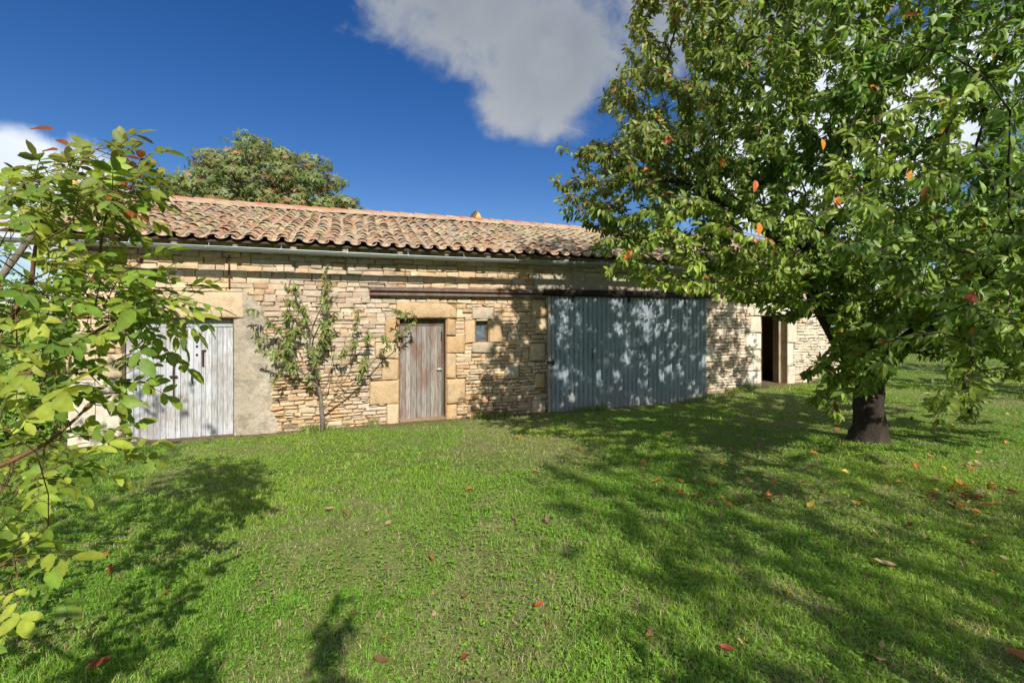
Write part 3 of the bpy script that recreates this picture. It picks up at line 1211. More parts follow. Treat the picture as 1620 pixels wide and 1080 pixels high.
    q = [(a + i, a + (i + 1) % 4, a + 4 + (i + 1) % 4, a + 4 + i) for a in (0, 4) for i in range(4)] + [(8, 9, 10, 11)]
    c.add(v, None, q, yel)
    ck = c.build('chimney', STONE, barn, False)
    k = MB()
    v = [(s - w - .05, y - dd - .03, z + .56), (s + .0, y - dd - .03, z + 1.06), (s + .0, y + dd + .03, z + 1.06), (s - w - .05, y + dd + .03, z + .56)]
    v += [(a - .05, b_, c_ + .03) for (a, b_, c_) in v]
    k.add(v, None, [(0, 1, 2, 3), (4, 5, 6, 7), (0, 1, 5, 4), (1, 2, 6, 5), (2, 3, 7, 6), (3, 0, 4, 7)], srgb(105, 88, 72))
    k.build('cap_slab', TILE, ck, False)


def build_gutter():
    r = .058
    y0, zc = -.475, 3.085
    n = 9
    xs = np.linspace(-.56, 17.5, 60)
    a = np.linspace(math.pi, 2 * math.pi, n)
    m = MB()
    gc = srgb(152, 160, 164)
    for off in (0, .003):
        V_ = np.concatenate([np.stack([np.full(n, x), y0 + np.cos(a) * (r - off), zc + np.sin(a) * (r - off) + .006 * math.sin(x * .9)], -1) for x in xs])
        q = [(i * n + j, (i + 1) * n + j, (i + 1) * n + j + 1, i * n + j + 1) for i in range(len(xs) - 1) for j in range(n - 1)]
        m.add(V_, None, q, gc)
    # rolled front bead
    m.tube([(x, y0 - r, zc + .006 * math.sin(x * .9)) for x in xs], .009, 6, gc)
    m.tube([(x, y0 + r, zc + .006 * math.sin(x * .9)) for x in xs], .005, 6, gc)
    V_ = [(xs[0], y0 + math.cos(t) * r, zc + math.sin(t) * r) for t in a]
    m.add(V_, [(0, j, j + 1) for j in range(1, n - 1)], None, gc)
    g = m.build('gutter', GUTTER, barn)
    s = -.1
    while s < 17.3:
        b = MB()
        aa = np.linspace(math.pi * .96, 2 * math.pi * 1.0, 10)
        pts = [(s, y0 + math.cos(t) * (r + .004), zc + math.sin(t) * (r + .004) + .006 * math.sin(s * .9)) for t in aa]
        pts += [(s, y0 + r + .006, zc + .03), (s, -.36, EAVE_Z - .035)]
        b.tube(pts, .0075, 5, gc * 1.05)
        b.build('gutter_bracket', GUTTER, g)
        s += 1.03


# ------------------------------------------------------------------ foliage machinery
def nrm(v):
    return v / (np.linalg.norm(v, axis=-1, keepdims=True) + 1e-9)


def template(rows):
    """rows of (t, half-width share): leaf of folded halves"""
    tw, mids, sides = [(0.0, 0.0)], [], []
    quads, tris = [], []
    prev = None
    for (t, w) in rows:
        i = len(tw)
        tw += [(t, -w), (t, 0.0), (t, w)]
        if prev is None:
            tris += [(0, i + 1, i), (0, i + 2, i + 1)]
        else:
            quads += [(prev, prev + 1, i + 1, i), (prev + 1, prev + 2, i + 2, i + 1)]
        prev = i
    i = len(tw)
    tw.append((1.0, 0.0))
    tris += [(prev, prev + 1, i), (prev + 1, prev + 2, i)]
    return np.array(tw), np.array(tris), np.array(quads).reshape(-1, 4)


T_CHERRY = template([(.18, .72), (.45, 1.0), (.75, .62)])
T_WALNUT = template([(.15, .62), (.45, 1.0), (.78, .72)])
T_LANCE = template([(.25, .85), (.6, .8)])
T_SIMPLE = template([(.5, 1.0)])


def leaves(m, T, pos, axis, nor, L, W, col, fold=.25, curl=.25, tip=None):
    tw, tr, qd = T
    N, K = len(pos), len(tw)
    axis = nrm(axis)
    side = nrm(np.cross(axis, nor))
    nor = np.cross(side, axis)
    t, w = tw[:, 0], tw[:, 1]
    L = np.broadcast_to(np.asarray(L, float), (N,))[:, None, None]
    W = np.broadcast_to(np.asarray(W, float), (N,))[:, None, None]
    curl = np.broadcast_to(np.asarray(curl, float), (N,))[:, None, None]
    fold = np.broadcast_to(np.asarray(fold, float), (N,))[:, None, None]
    v = (pos[:, None] + axis[:, None] * (t[None, :, None] * L) + side[:, None] * (w[None, :, None] * W)
         + nor[:, None] * (np.abs(w)[None, :, None] * W * fold - (t ** 2)[None, :, None] * L * curl))
    c = np.repeat(np.asarray(col)[:, None], K, 1).astype(float)
    c[:, np.abs(w) < .01] *= 1.12
    if tip is not None:
        f = (np.clip(t - .35, 0, 1) * .9 + np.abs(w) * .35)[None, :, None] * tip[0][:, None, None]
        c = c * (1 - np.clip(f, 0, 1)) + np.asarray(tip[1])[None, None] * np.clip(f, 0, 1)
    off = (np.arange(N) * K)[:, None, None]
    m.add(v.reshape(-1, 3), (tr[None] + off).reshape(-1, 3), (qd[None] + off).reshape(-1, 4) if len(qd) else None, c.reshape(-1, 3))


class Skeleton:
    def __init__(self):
        self.p, self.par, self.len, self.hr = [], [], [], []

    def add(self, p, par, hr=0.0):
        self.p.append(np.asarray(p, float))
        self.par.append(par)
        self.len.append(0.0 if par < 0 else self.len[par] + np.linalg.norm(self.p[-1] - self.p[par]))
        self.hr.append(hr)
        return len(self.p) - 1

    def limb(self, pts, par=-1, r0=.05, r1=.02):
        n = len(pts)
        for i, q in enumerate(pts):
            par = self.add(q, par, r0 + (r1 - r0) * i / max(n - 1, 1))
        return par

    def grow(self, tips, bias=.35, step=.25, sag=.1, wob=.02):
        """join every tip to the branch it would have sprung from"""
        ends = []
        order = np.argsort(np.linalg.norm(tips - self.p[0], axis=1))
        P = np.array(self.p)
        Ln = np.array(self.len)
        cap = len(P)
        for ti in order:
            t = tips[ti]
            d = np.linalg.norm(P[:cap] - t, axis=1)
            cost = d + bias * Ln[:cap]
            j = int(np.argmin(cost))
            dist = d[j]
            k = max(1, int(math.ceil(dist / step)))
            pd = self.p[j] - self.p[self.par[j]] if self.par[j] >= 0 else np.array([0, 0, 1.0])
            pd = pd / (np.linalg.norm(pd) + 1e-9)
            c = self.p[j] + pd * dist * .38 + np.array([0, 0, sag * dist])
            par = j
            new = []
            for i in range(1, k + 1):
                s = i / k
                q = (1 - s) ** 2 * self.p[j] + 2 * s * (1 - s) * c + s * s * t
                if i < k:
                    q = q + RNG.normal(0, wob, 3)
                par = self.add(q, par)
                new.append(par)
            ends.append(par)
            if cap + k > len(P):
                P = np.concatenate([P, np.zeros((max(2000, k), 3))])
                Ln = np.concatenate([Ln, np.zeros(max(2000, k))])
            for n_ in new:
                P[cap] = self.p[n_]
                Ln[cap] = self.len[n_]
                cap += 1
        return ends

    def radii(self, r0, ex):
        n = len(self.p)
        cnt = np.zeros(n)
        kids = [[] for _ in range(n)]
        for i in range(n):
            if self.par[i] >= 0:
                kids[self.par[i]].append(i)
        for i in range(n - 1, -1, -1):
            if not kids[i]:
                cnt[i] += 1
            if self.par[i] >= 0:
                cnt[self.par[i]] += cnt[i]
        r = np.maximum(r0 * cnt ** ex, np.array(self.hr))
        return r, kids, cnt

    def tubes(self, m, r0=.003, ex=.45, col=(.1, .08, .06), thin=None, rough=.06):
        r, kids, cnt = self.radii(r0, ex)
        starts = [(0, -1)]
        while starts:
            i, par = starts.pop()
            chain = [par] if par >= 0 else []
            while True:
                chain.append(i)
                if not kids[i]:
                    break
                ks = sorted(kids[i], key=lambda k: -cnt[k])
                for k in ks[1:]:
                    starts.append((k, i))
                i = ks[0]
            if len(chain) < 2:
                continue
            pts = [self.p[c] for c in chain]
            rr = [r[c] for c in chain]
            if par >= 0:
                rr[0] = min(rr[0], rr[1] * 1.25)
            big = max(rr)
            c = np.asarray(col) if big > .02 or thin is None else np.asarray(thin)
            m.tube(pts, rr, 24 if big > .17 else (10 if big > .08 else (6 if big > .015 else 4)), c, rough=rough if big > .03 else 0)


def in_poly(px, py, poly):
    poly = np.asarray(poly, float)
    inside = np.zeros(len(px), bool)
    j = len(poly) - 1
    for i in range(len(poly)):
        xi, yi = poly[i]
        xj, yj = poly[j]
        with np.errstate(divide='ignore', invalid='ignore'):
            c = ((yi > py) != (yj > py)) & (px < (xj - xi) * (py - yi) / (yj - yi + 1e-12) + xi)
        inside ^= c
        j = i
    return inside


def proj(p):
    Z = np.maximum(p[:, 1], .05)
    return 810 + F * p[:, 0] / Z, 500 - F * (p[:, 2] - EYE) / Z


def in_ellipsoid(n, c, r, shell=0.0):
    v = nrm(RNG.normal(size=(n, 3)))
    k = (shell ** 3 + (1 - shell ** 3) * RNG.random(n)) ** (1 / 3)
    return np.asarray(c) + v * k[:, None] * np.asarray(r)


# ------------------------------------------------------------------ the cherry tree
def twig_leaves(sk, ends, n, back, rng=RNG):
    """positions and twig directions of n leaves along the last stretch before each end"""
    pos, tdir = [], []
    for e in ends:
        pts = [sk.p[e]]
        i, L = e, 0.0
        while sk.par[i] >= 0 and L < back:
            j = sk.par[i]
            L += np.linalg.norm(sk.p[j] - sk.p[i])
            pts.append(sk.p[j])
            i = j
        pts = np.array(pts)
        seg = np.linalg.norm(np.diff(pts, axis=0), axis=1)
        cum = np.concatenate([[0], np.cumsum(seg)])
        d = rng.random(n) ** 1.3 * min(back, cum[-1])
        for k in range(3):
            pass
        q = np.stack([np.interp(d, cum, pts[:, k]) for k in range(3)], -1)
        idx = np.clip(np.searchsorted(cum, d, side='right') - 1, 0, len(seg) - 1)
        dr = -np.diff(pts, axis=0)[idx]
        pos.append(q)
        tdir.append(nrm(dr))
    return np.concatenate(pos), np.concatenate(tdir)


LITE = []
CH = np.array([4.75, 6.06, 0.0])


def build_cherry():
    base = CH.copy()
    base[2] = float(gz(base[0], base[1]))
    root = empty('cherry_tree', tuple(base), 0, 'broad cherry tree with dense drooping leaves on a short dark trunk', 'tree')
    sk = Skeleton()
    P = lambda *a: np.array(a, float)
    b = base
    t0 = sk.limb([b + P(0, 0, -.15), b + P(0, 0, .0), b + P(0, 0, .08), b + P(.01, 0, .18), b + P(.0, 0, .3), b + P(-.01, .0, .42), b + P(.0, .0, .54), b + P(.015, .0, .66), b + P(.02, 0, .78)], -1, .24, .162)
    for i, r in enumerate((.31, .245, .21, .19, .178, .17, .165, .163, .162)):
        sk.hr[i] = r
    lf = sk.limb([b + P(-.10, .05, 1.0), b + P(-.28, .1, 1.3), b + P(-.50, .1, 1.68), b + P(-.8, 0, 2.1), b + P(-1.25, -.1, 2.6), b + P(-1.8, -.2, 3.1)], t0, .15, .06)
    rt = sk.limb([b + P(.22, .1, .92), b + P(.55, .3, 1.12), b + P(.95, .5, 1.3), b + P(1.5, .7, 1.6), b + P(2.1, .8, 2.1), b + P(2.7, .8, 2.7)], t0, .14, .06)
    up = sk.limb([b + P(.05, .1, 1.05), b + P(.1, .2, 1.5), b + P(.05, .3, 2.1), b + P(.15, .2, 2.9), b + P(.1, .1, 3.8), b + P(.2, 0, 4.7)], t0, .13, .05)
    fr = sk.limb([b + P(.0, -.2, 1.0), b + P(-.1, -.7, 1.35), b + P(-.3, -1.3, 1.65), b + P(-.6, -2.0, 1.95), b + P(-1.1, -2.7, 2.15)], t0, .11, .04)
    l2 = sk.limb([b + P(-.6, -.5, 1.9), b + P(-1.2, -.9, 2.3), b + P(-2.0, -1.1, 2.7), b + P(-2.8, -1.0, 3.1), b + P(-3.5, -.8, 3.4)], lf - 3, .07, .025)
    rb = sk.limb([b + P(.5, -.7, 1.7), b + P(.7, -1.4, 2.3), b + P(.8, -2.1, 2.9), b + P(.7, -2.6, 3.5)], fr - 3, .06, .03)
    sil = [(1012, -400), (1000, 30), (992, 90), (968, 120), (950, 170), (948, 215), (925, 225), (905, 215), (868, 232), (872, 290), (880, 330), (905, 360),
           (915, 405), (945, 425), (1000, 445), (1050, 455), (1100, 462), (1160, 470), (1200, 478), (1225, 500), (1250, 505), (1290, 470), (1315, 480), (1330, 520), (1300, 560),
           (1255, 590), (1260, 640), (1330, 660), (1345, 610), (1395, 605), (1420, 560), (1400, 520), (1440, 515), (1500, 545), (1475, 620), (1480, 670),
           (1545, 675), (1560, 600), (1620, 590), (1900, 640), (2400, 500), (2400, -400)]
    groups = [((4.5, 5.9, 5.0), (3.9, 3.0, 3.7), 1300, .45),
              ((2.6, 5.2, 4.0), (2.3, 1.6, 2.2), 330, .2),
              ((1.2, 5.3, 3.75), (1.0, .8, .75), 85, .1),
              ((2.3, 5.0, 2.7), (1.5, 1.0, .7), 120, 0),
              ((3.5, 3.9, 4.2), (1.7, 1.3, 1.9), 200, .2),
              ((3.1, 2.95, 2.7), (1.1, .75, 1.15), 120, .2),
              ((2.75, 2.75, 1.75), (.55, .45, .5), 34, 0),
              ((3.9, 4.9, 1.75), (.9, .7, .65), 60, 0), ((3.35, 4.9, 1.3), (.5, .4, .33), 45, 0), ((4.05, 5.1, 1.75), (.6, .4, .5), 70, 0), ((4.1, 3.6, 2.0), (.7, .6, .8), 60, 0),
              ((6.3, 5.2, 1.7), (.9, 1.0, .6), 80, 0), ((5.0, 6.2, 6.2), (3.0, 2.5, 2.2), 300, .1), ((2.3, 5.3, 5.7), (1.5, 1.3, 1.7), 300, .1), ((3.0, 4.9, 3.15), (1.2, .6, .8), 130, 0), ((2.0, 5.0, 3.4), (1.2, .7, .7), 90, 0), ((5.4, 6.6, 5.0), (2.6, 1.5, 2.5), 260, 0), ((6.2, 5.4, 3.6), (1.6, 1.0, 1.2), 120, 0), ((3.35, 4.5, 1.75), (.55, .4, .45), 50, 0), ((4.3, 4.6, 2.6), (1.0, .6, .7), 80, 0),
              ((5.7, 4.6, 2.6), (1.4, 1.2, 1.3), 110, .2),
              ((7.3, 6.2, 2.6), (1.6, 2.0, 1.4), 100, .3)]
    tips = []
    for c, r, n, sh in groups:
        q = in_ellipsoid(n * 3, c, r, sh)
        x, y = proj(q)
        ok = in_poly(x, y, sil) & (q[:, 1] > 1.9)
        ok &= q[:, 2] > gz(q[:, 0], q[:, 1]) + .58
        # a little air between the boughs
        g = NZ(q[:, 0] + q[:, 1] * .6, q[:, 2] + q[:, 1] * .3, 1.15)
        ok &= (g > .30) | (RNG.random(len(q)) < .25)
        tips.append(q[ok][:n])
    tips = np.concatenate(tips)
    ends = sk.grow(tips, bias=.30, step=.24, sag=.06, wob=.02)
    m = MB()
    sk.tubes(m, .0030, .44, (.050, .040, .032), (.12, .095, .075))
    for v in m.v:
        v -= base.astype(np.float32)
    trunk = m.build('trunk', BARK, root)
    nleaf = 28
    pos, td = twig_leaves(sk, ends, nleaf, .42)
    N = len(pos)
    down = np.array([0, 0, -1.0])
    ax = nrm(td * .55 + RNG.normal(0, .55, (N, 3)) + down * RNG.uniform(.4, 1.3, (N, 1)))
    pos = pos + ax * RNG.uniform(.015, .04, (N, 1))
    outw = nrm(pos - (base + np.array([0, 0, 2.6])))
    nor = nrm(outw * .5 + np.array([0.22, -.6, .6]) + RNG.normal(0, .5, (N, 3)))
    L = .048 + .068 * RNG.random(N) ** .8
    L = L * (.78 + .22 * smooth((pos[:, 1] - 2.6) / 1.6))
    L = L * (.84 + .16 * smooth((pos[:, 0] - 1.5) / 2))
    W = L * RNG.uniform(.18, .25, N)
    k = NZ(pos[:, 0] * 1.0 + 3, pos[:, 2] + pos[:, 1] * .5, .9)[:, None]
    c = np.array([.095, .200, .028]) * (1 - k) + np.array([.260, .345, .052]) * k
    c = c * RNG.uniform(.62, 1.35, (N, 1)) * np.array([1, 1, 1]) ** RNG.normal(0, 1, (N, 1))
    # the outer upper left has turned olive and bronze
    br = smooth((2.9 - pos[:, 0]) / 2.2) * smooth((pos[:, 2] - 2.6) / 1.2)
    br = np.clip(br * .75 + .18 * smooth((pos[:, 2] - 4) / 2.0), 0, 1) * RNG.random(N) ** .8
    c = c * (1 - br[:, None]) + np.array([.24, .185, .075]) * br[:, None]
    pick = RNG.random(N)
    rp = .006 + .03 * smooth((2.6 - pos[:, 0]) / 1.5)
    c[pick < rp] = np.array([.27, .10, .045])
    c[pick < .0035] = np.array([.66, .17, .02])
    c[(pick > .99)] = np.array([.26, .22, .05])
    for v in (pos,):
        v -= base
    m = MB()
    leaves(m, T_CHERRY, pos, ax, nor, L, W, c, RNG.uniform(.15, .5, N), RNG.uniform(-.05, .7, N), (RNG.random(N) ** 3 * .7, (.17, .10, .03)))
    m.build('crown', LEAF, root)
    q = RNG.random(N) < .5
    lite = MB()
    leaves(lite, T_CHERRY, pos[q], ax[q], nor[q], L[q], W[q], c[q], .3, .2)
    LITE.append(lite.mesh('crown_sparse', LEAF))
    # a few leaves already bright red or orange, larger and close to the viewer
    for (px, py, Z, L_, cc) in ((1525, 470, 2.5, .12, (.70, .05, .02)), (1488, 150, 4.3, .16, (.75, .10, .02)), (1210, 375, 4.2, .20, (.62, .17, .03)), (1200, 352, 4.25, .13, (.68, .22, .03)),
                             (1437, 265, 4.0, .14, (.70, .24, .02)), (1300, 220, 4.0, .10, (.7, .25, .02)), (1328, 310, 4.0, .11, (.65, .12, .02)), (1144, 250, 4.3, .10, (.7, .2, .02)),
                             (1000, 397, 4.6, .12, (.65, .08, .03)), (1117, 433, 4.6, .13, (.6, .10, .03)), (1060, 215, 4.6, .11, (.5, .09, .05)), (1030, 90, 4.9, .13, (.5, .10, .06)), (1195, 285, 4.0, .11, (.6, .14, .05))):
        p = at(px, py, Z)[None] - base
        r = MB()
        leaves(r, T_CHERRY, p, np.array([[.35 * RNG.normal(), -.2, -.9]]) if py != 470 else np.array([[.95, 0, -.15]]), np.array([[.2, -.9, .35]]), L_, L_ * .26, np.array([cc]), .3, .2)
        r.build('red_leaf', LEAF, root)
    return root


def build_rear_cherry(src):
    """the neighbour of the cherry, behind the viewer on the right; its shade dapples the near grass"""
    x, y = 4.75, -2.4
    r = src.copy()
    COL.objects.link(r)
    r.location = (x, y, float(gz(x, y)))
    r.scale = (.82, .82, .78)
    r.rotation_euler = (0, 0, math.radians(150))
    r['label'] = 'second cherry tree, outside the frame, shading the near right of the lawn'
    for ch in src.children:
        if ch.name.startswith('red_leaf'):
            continue
        c = ch.copy()
        COL.objects.link(c)
        c.parent = r
        if c.name.startswith('crown'):
            c.data = LITE[0]


# ------------------------------------------------------------------ the walnut tree on the left
def compound(m, stems, pos, dirs, scale, palette, rng, brown=0.0):
    """pinnate leaves: a thin stalk with paired leaflets and one at the tip"""
    P, AX, NO, L, C, TP = [], [], [], [], [], []
    for p, d, s in zip(pos, dirs, scale):
        ln = .24 * s * rng.uniform(.8, 1.15)
        side = np.cross(d, [0, 0, 1.0])
        side = side / (np.linalg.norm(side) + 1e-6)
        rollv = rng.normal(0, .35)
        upv = np.cross(side, d)
        side, upv = side * math.cos(rollv) + upv * math.sin(rollv), upv * math.cos(rollv) - side * math.sin(rollv)
        droop = rng.uniform(.15, .5)
        pts = [p + d * ln * t - np.array([0, 0, 1.0]) * droop * ln * t * t for t in (0, .33, .66, 1.0)]
        stems.tube(pts, [.0028 * s, .0024 * s, .002 * s, .0015 * s], 4, np.array([.16, .15, .05]), cap=False)
        base = palette[rng.integers(len(palette))] * rng.uniform(.8, 1.2)
        isb = rng.random() < brown
        for (t, sz) in ((.35, .62), (.62, .85), (.9, 1.0)):
            q = p + d * ln * t - np.array([0, 0, 1.0]) * droop * ln * t * t
            for sg in (-1, 1):
                if rng.random() < .06:
                    continue
                P.append(q)
                AX.append(d * rng.uniform(.35, .7) + side * sg * .85 + np.array([0, 0, -1.0]) * rng.uniform(.0, .55) + rng.normal(0, .1, 3))
                NO.append(upv + rng.normal(0, .4, 3) + np.array([.25, -.55, .35]))
                L.append(.105 * s * sz * rng.uniform(.85, 1.15))
                C.append((srgb(140, 82, 44) * rng.uniform(.7, 1.1)) if isb else base * rng.uniform(.85, 1.15))
                TP.append(rng.random() ** 4 * .9)
        P.append(pts[-1])
        AX.append(d + np.array([0, 0, -droop]) + rng.normal(0, .15, 3))
        NO.append(upv + rng.normal(0, .25, 3))
        L.append(.125 * s * rng.uniform(.85, 1.15))
        C.append((srgb(130, 72, 40)) if isb else base)
        TP.append(rng.random() ** 4 * .9)
    L = np.array(L)
    leaves(m, T_WALNUT, np.array(P), nrm(np.array(AX)), nrm(np.array(NO)), L, L * RNG.uniform(.23, .29, len(L)), np.array(C), .2, RNG.uniform(.05, .35, len(L)), (np.array(TP), (.20, .11, .03)))


def build_walnut():
    rng = np.random.default_rng(21)
    base = np.array([-4.0, 1.55, 0.0])
    base[2] = float(gz(base[0], base[1]))
    root = empty('walnut_tree', tuple(base), 0, 'young walnut tree at the left edge with paired oval leaflets and browning tips', 'tree')
    sk = Skeleton()
    P = lambda *a: np.array(a, float)
    t0 = sk.limb([base + P(0, 0, -.1), base + P(0, 0, .3), base + P(.03, .05, .7), base + P(.05, .1, 1.1)], -1, .11, .085)
    sk.limb([base + P(.3, .2, 1.25), at(-140, 640, 2.0), at(-60, 520, 2.15), at(0, 440, 2.25), at(45, 380, 2.3), at(85, 330, 2.35), at(125, 262, 2.4), at(152, 236, 2.4)], t0, .022, .006)
    sk.limb([base + P(.3, .35, .85), at(-180, 790, 1.7), at(-60, 760, 1.75), at(20, 728, 1.8), at(75, 700, 1.85), at(120, 662, 1.9), at(150, 632, 1.95)], t0, .016, .004)
    sk.limb([at(-120, 660, 2.05), at(-30, 605, 2.1), at(55, 588, 2.2), at(105, 560, 2.25), at(150, 525, 2.3), at(210, 490, 2.35), at(265, 475, 2.4)], len(sk.p) - 8 - 6, .015, .004)
    sk.limb([at(-40, 560, 1.9), at(20, 500, 1.95), at(50, 445, 2.0), at(56, 390, 2.0), at(58, 340, 2.05)], len(sk.p) - 6, .014, .004)
    sk.limb([at(130, 470, 2.3), at(155, 425, 2.3), at(162, 370, 2.3), at(172, 322, 2.3)], len(sk.p) - 7, .009, .004)
    up = sk.limb([base + P(.0, .15, 1.7), base + P(-.05, .1, 2.4), base + P(.0, .1, 3.2), base + P(.1, 0, 4.0)], t0, .07, .03)
    sk.limb([base + P(.5, -.5, 1.5), base + P(1.2, -.9, 1.6), base + P(2.1, -1.1, 1.6), base + P(2.7, -1.3, 1.55)], t0, .035, .01)
    dense = [(0, 250), (55, 280), (110, 252), (185, 240), (222, 255), (222, 295), (205, 325), (180, 350), (185, 400), (225, 430), (290, 470), (255, 505), (180, 520), (120, 540), (60, 560), (0, 580)]
    top = [(0, 262), (60, 280), (105, 248), (150, 232), (222, 240), (225, 300), (185, 340), (120, 330), (60, 310), (0, 310)]
    low = [(0, 560), (110, 540), (125, 590), (95, 640), (80, 700), (85, 745), (40, 800), (30, 860), (60, 900), (0, 970)]
    tips, sc = [], []

    def fill(poly, n, z0, z1):
        got = 0
        while got < n:
            px, py = rng.uniform(-40, 340), rng.uniform(200, 985)
            if in_poly(np.array([px]), np.array([py]), poly)[0]:
                Z = rng.uniform(z0, z1)
                tips.append(at(px, py, Z))
                sc.append(1.0)
                got += 1
    fill(dense, 112, 1.75, 2.9)
    fill([(-40, 262), (60, 275), (110, 310), (130, 420), (100, 560), (90, 700), (40, 800), (20, 960), (-40, 980)], 46, 1.7, 2.9)
    fill(top, 42, 2.0, 2.7)
    fill(low, 11, 1.6, 2.4)
    for (px, py, Z) in ((-30, 650, 1.15), (-40, 880, 1.45), (-60, 930, 1.4), (-20, 760, 1.6), (270, 480, 2.35), (300, 470, 2.35), (250, 520, 2.3), (205, 560, 2.2), (225, 540, 2.2), (185, 605, 2.1), (160, 610, 2.1), (140, 590, 2.1), (150, 640, 2.0), (200, 590, 2.15), (150, 690, 1.95), (185, 690, 1.95), (120, 690, 1.9), (110, 720, 1.9), (60, 900, 1.5), (20, 880, 1.45), (30, 920, 1.4), (110, 730, 1.7), (60, 750, 1.65), (20, 770, 1.7), (190, 232, 2.4), (210, 236, 2.4), (120, 240, 2.4), (205, 285, 2.4)):
        tips.append(at(px, py, Z))
        sc.append(1.0)
    nin = len(tips)
    # crown beyond the left border and overhead
    q = in_ellipsoid(1700, (-4.1, 1.7, 3.0), (2.5, 2.6, 2.3), .3)
    x, y = proj(q)
    inframe = (q[:, 1] > .15) & (x > -150) & (x < 1700) & (y > -230) & (y < 1140)
    ok = ~inframe & (np.linalg.norm(q - np.array([0, 0, EYE]), axis=1) > 1.5) & (q[:, 0] + .39 * q[:, 1] < -1.35 - .25 * rng.random(len(q)))
    q = q[ok][:430]
    extra = in_ellipsoid(9, (-1.15, .12, 2.0), (.22, .22, .22))
    q = np.concatenate([q, extra])
    allt = np.concatenate([np.array(tips), q])
    ends = sk.grow(allt, bias=.30, step=.2, sag=.05, wob=.012)
    order = np.argsort(np.linalg.norm(allt - sk.p[0], axis=1))
    m = MB()
    sk.tubes(m, .0020, .33, (.21, .185, .15), (.20, .115, .06))
    lm = MB()
    pal = [np.array([.21, .29, .036]), np.array([.16, .25, .032]), np.array([.27, .33, .042]), np.array([.12, .21, .030])]
    pos, dirs, s = [], [], []
    pos2, dirs2, s2 = [], [], []
    for e, oi in zip(ends, order):
        par = sk.par[e]
        d0 = sk.p[e] - sk.p[par]
        d0 = d0 / (np.linalg.norm(d0) + 1e-9)
        n = 2 if oi < nin else 2
        for k in range(n):
            d = d0 * .5 + rng.normal(0, .55, 3) + np.array([.35, .0, -.05])
            d = d / np.linalg.norm(d)
            p = sk.p[e] if k == 0 else sk.p[par] * .5 + sk.p[e] * .5
            x_, y_ = proj(p[None])
            if y_[0] < 300 and oi < nin and x_[0] > 40:
                pos2.append(p), dirs2.append(d), s2.append(rng.uniform(.5, .72))
            else:
                pos.append(p), dirs.append(d), s.append(rng.uniform(.52, .78) if p[1] > 1.3 else rng.uniform(.7, 1.0))
    compound(lm, m, pos, dirs, s, pal, rng, 0.0)
    pal2 = [np.array([.17, .21, .04]), np.array([.21, .205, .045]), np.array([.13, .19, .032])]
    compound(lm, m, pos2, dirs2, s2, pal2, rng, .10)
    # two curled brown leaves at the very top
    for (px, py, Z, L_, ax) in ((85, 207, 2.3, .13, (-.97, 0, .20)), (92, 238, 2.3, .10, (-1, .1, .1)), (110, 232, 2.3, .09, (-.8, 0, .5))):
        leaves(lm, T_WALNUT, at(px, py, Z)[None], np.array([ax]), np.array([[.1, -.6, .8]]), L_, L_ * .2, np.array([srgb(125, 66, 38)]), .5, .15)
    for mb in (m, lm):
        for v in mb.v:
            v -= base.astype(np.float32)
    m.build('trunk', BARK, root)
    lm.build('crown', WLEAF, root)
    for (px, py, Z, r, c) in ((181, 480, 2.25, .026, srgb(158, 172, 48)), (168, 457, 2.3, .016, srgb(120, 84, 84)), (221, 411, 2.3, .016, srgb(116, 62, 54)), (118, 292, 2.3, .018, srgb(196, 150, 50))):
        p = at(px, py, Z) - base
        b = MB()
        nu, nv = 12, 8
        V_ = [p + r * np.array([math.sin(b_) * math.cos(a_), math.sin(b_) * math.sin(a_), math.cos(b_) * 1.12]) for b_ in np.linspace(.02, math.pi - .02, nv) for a_ in np.arange(nu) / nu * 2 * math.pi]
        q_ = [(i * nu + j, (i + 1) * nu + j, (i + 1) * nu + (j + 1) % nu, i * nu + (j + 1) % nu) for i in range(nv - 1) for j in range(nu)]
        b.add(V_, None, q_, c)
        b.tube([p + np.array([0, 0, r]), p + np.array([.01, .01, r + .05])], .003, 4, (.2, .15, .06))
        b.build('walnut', NUT, root)


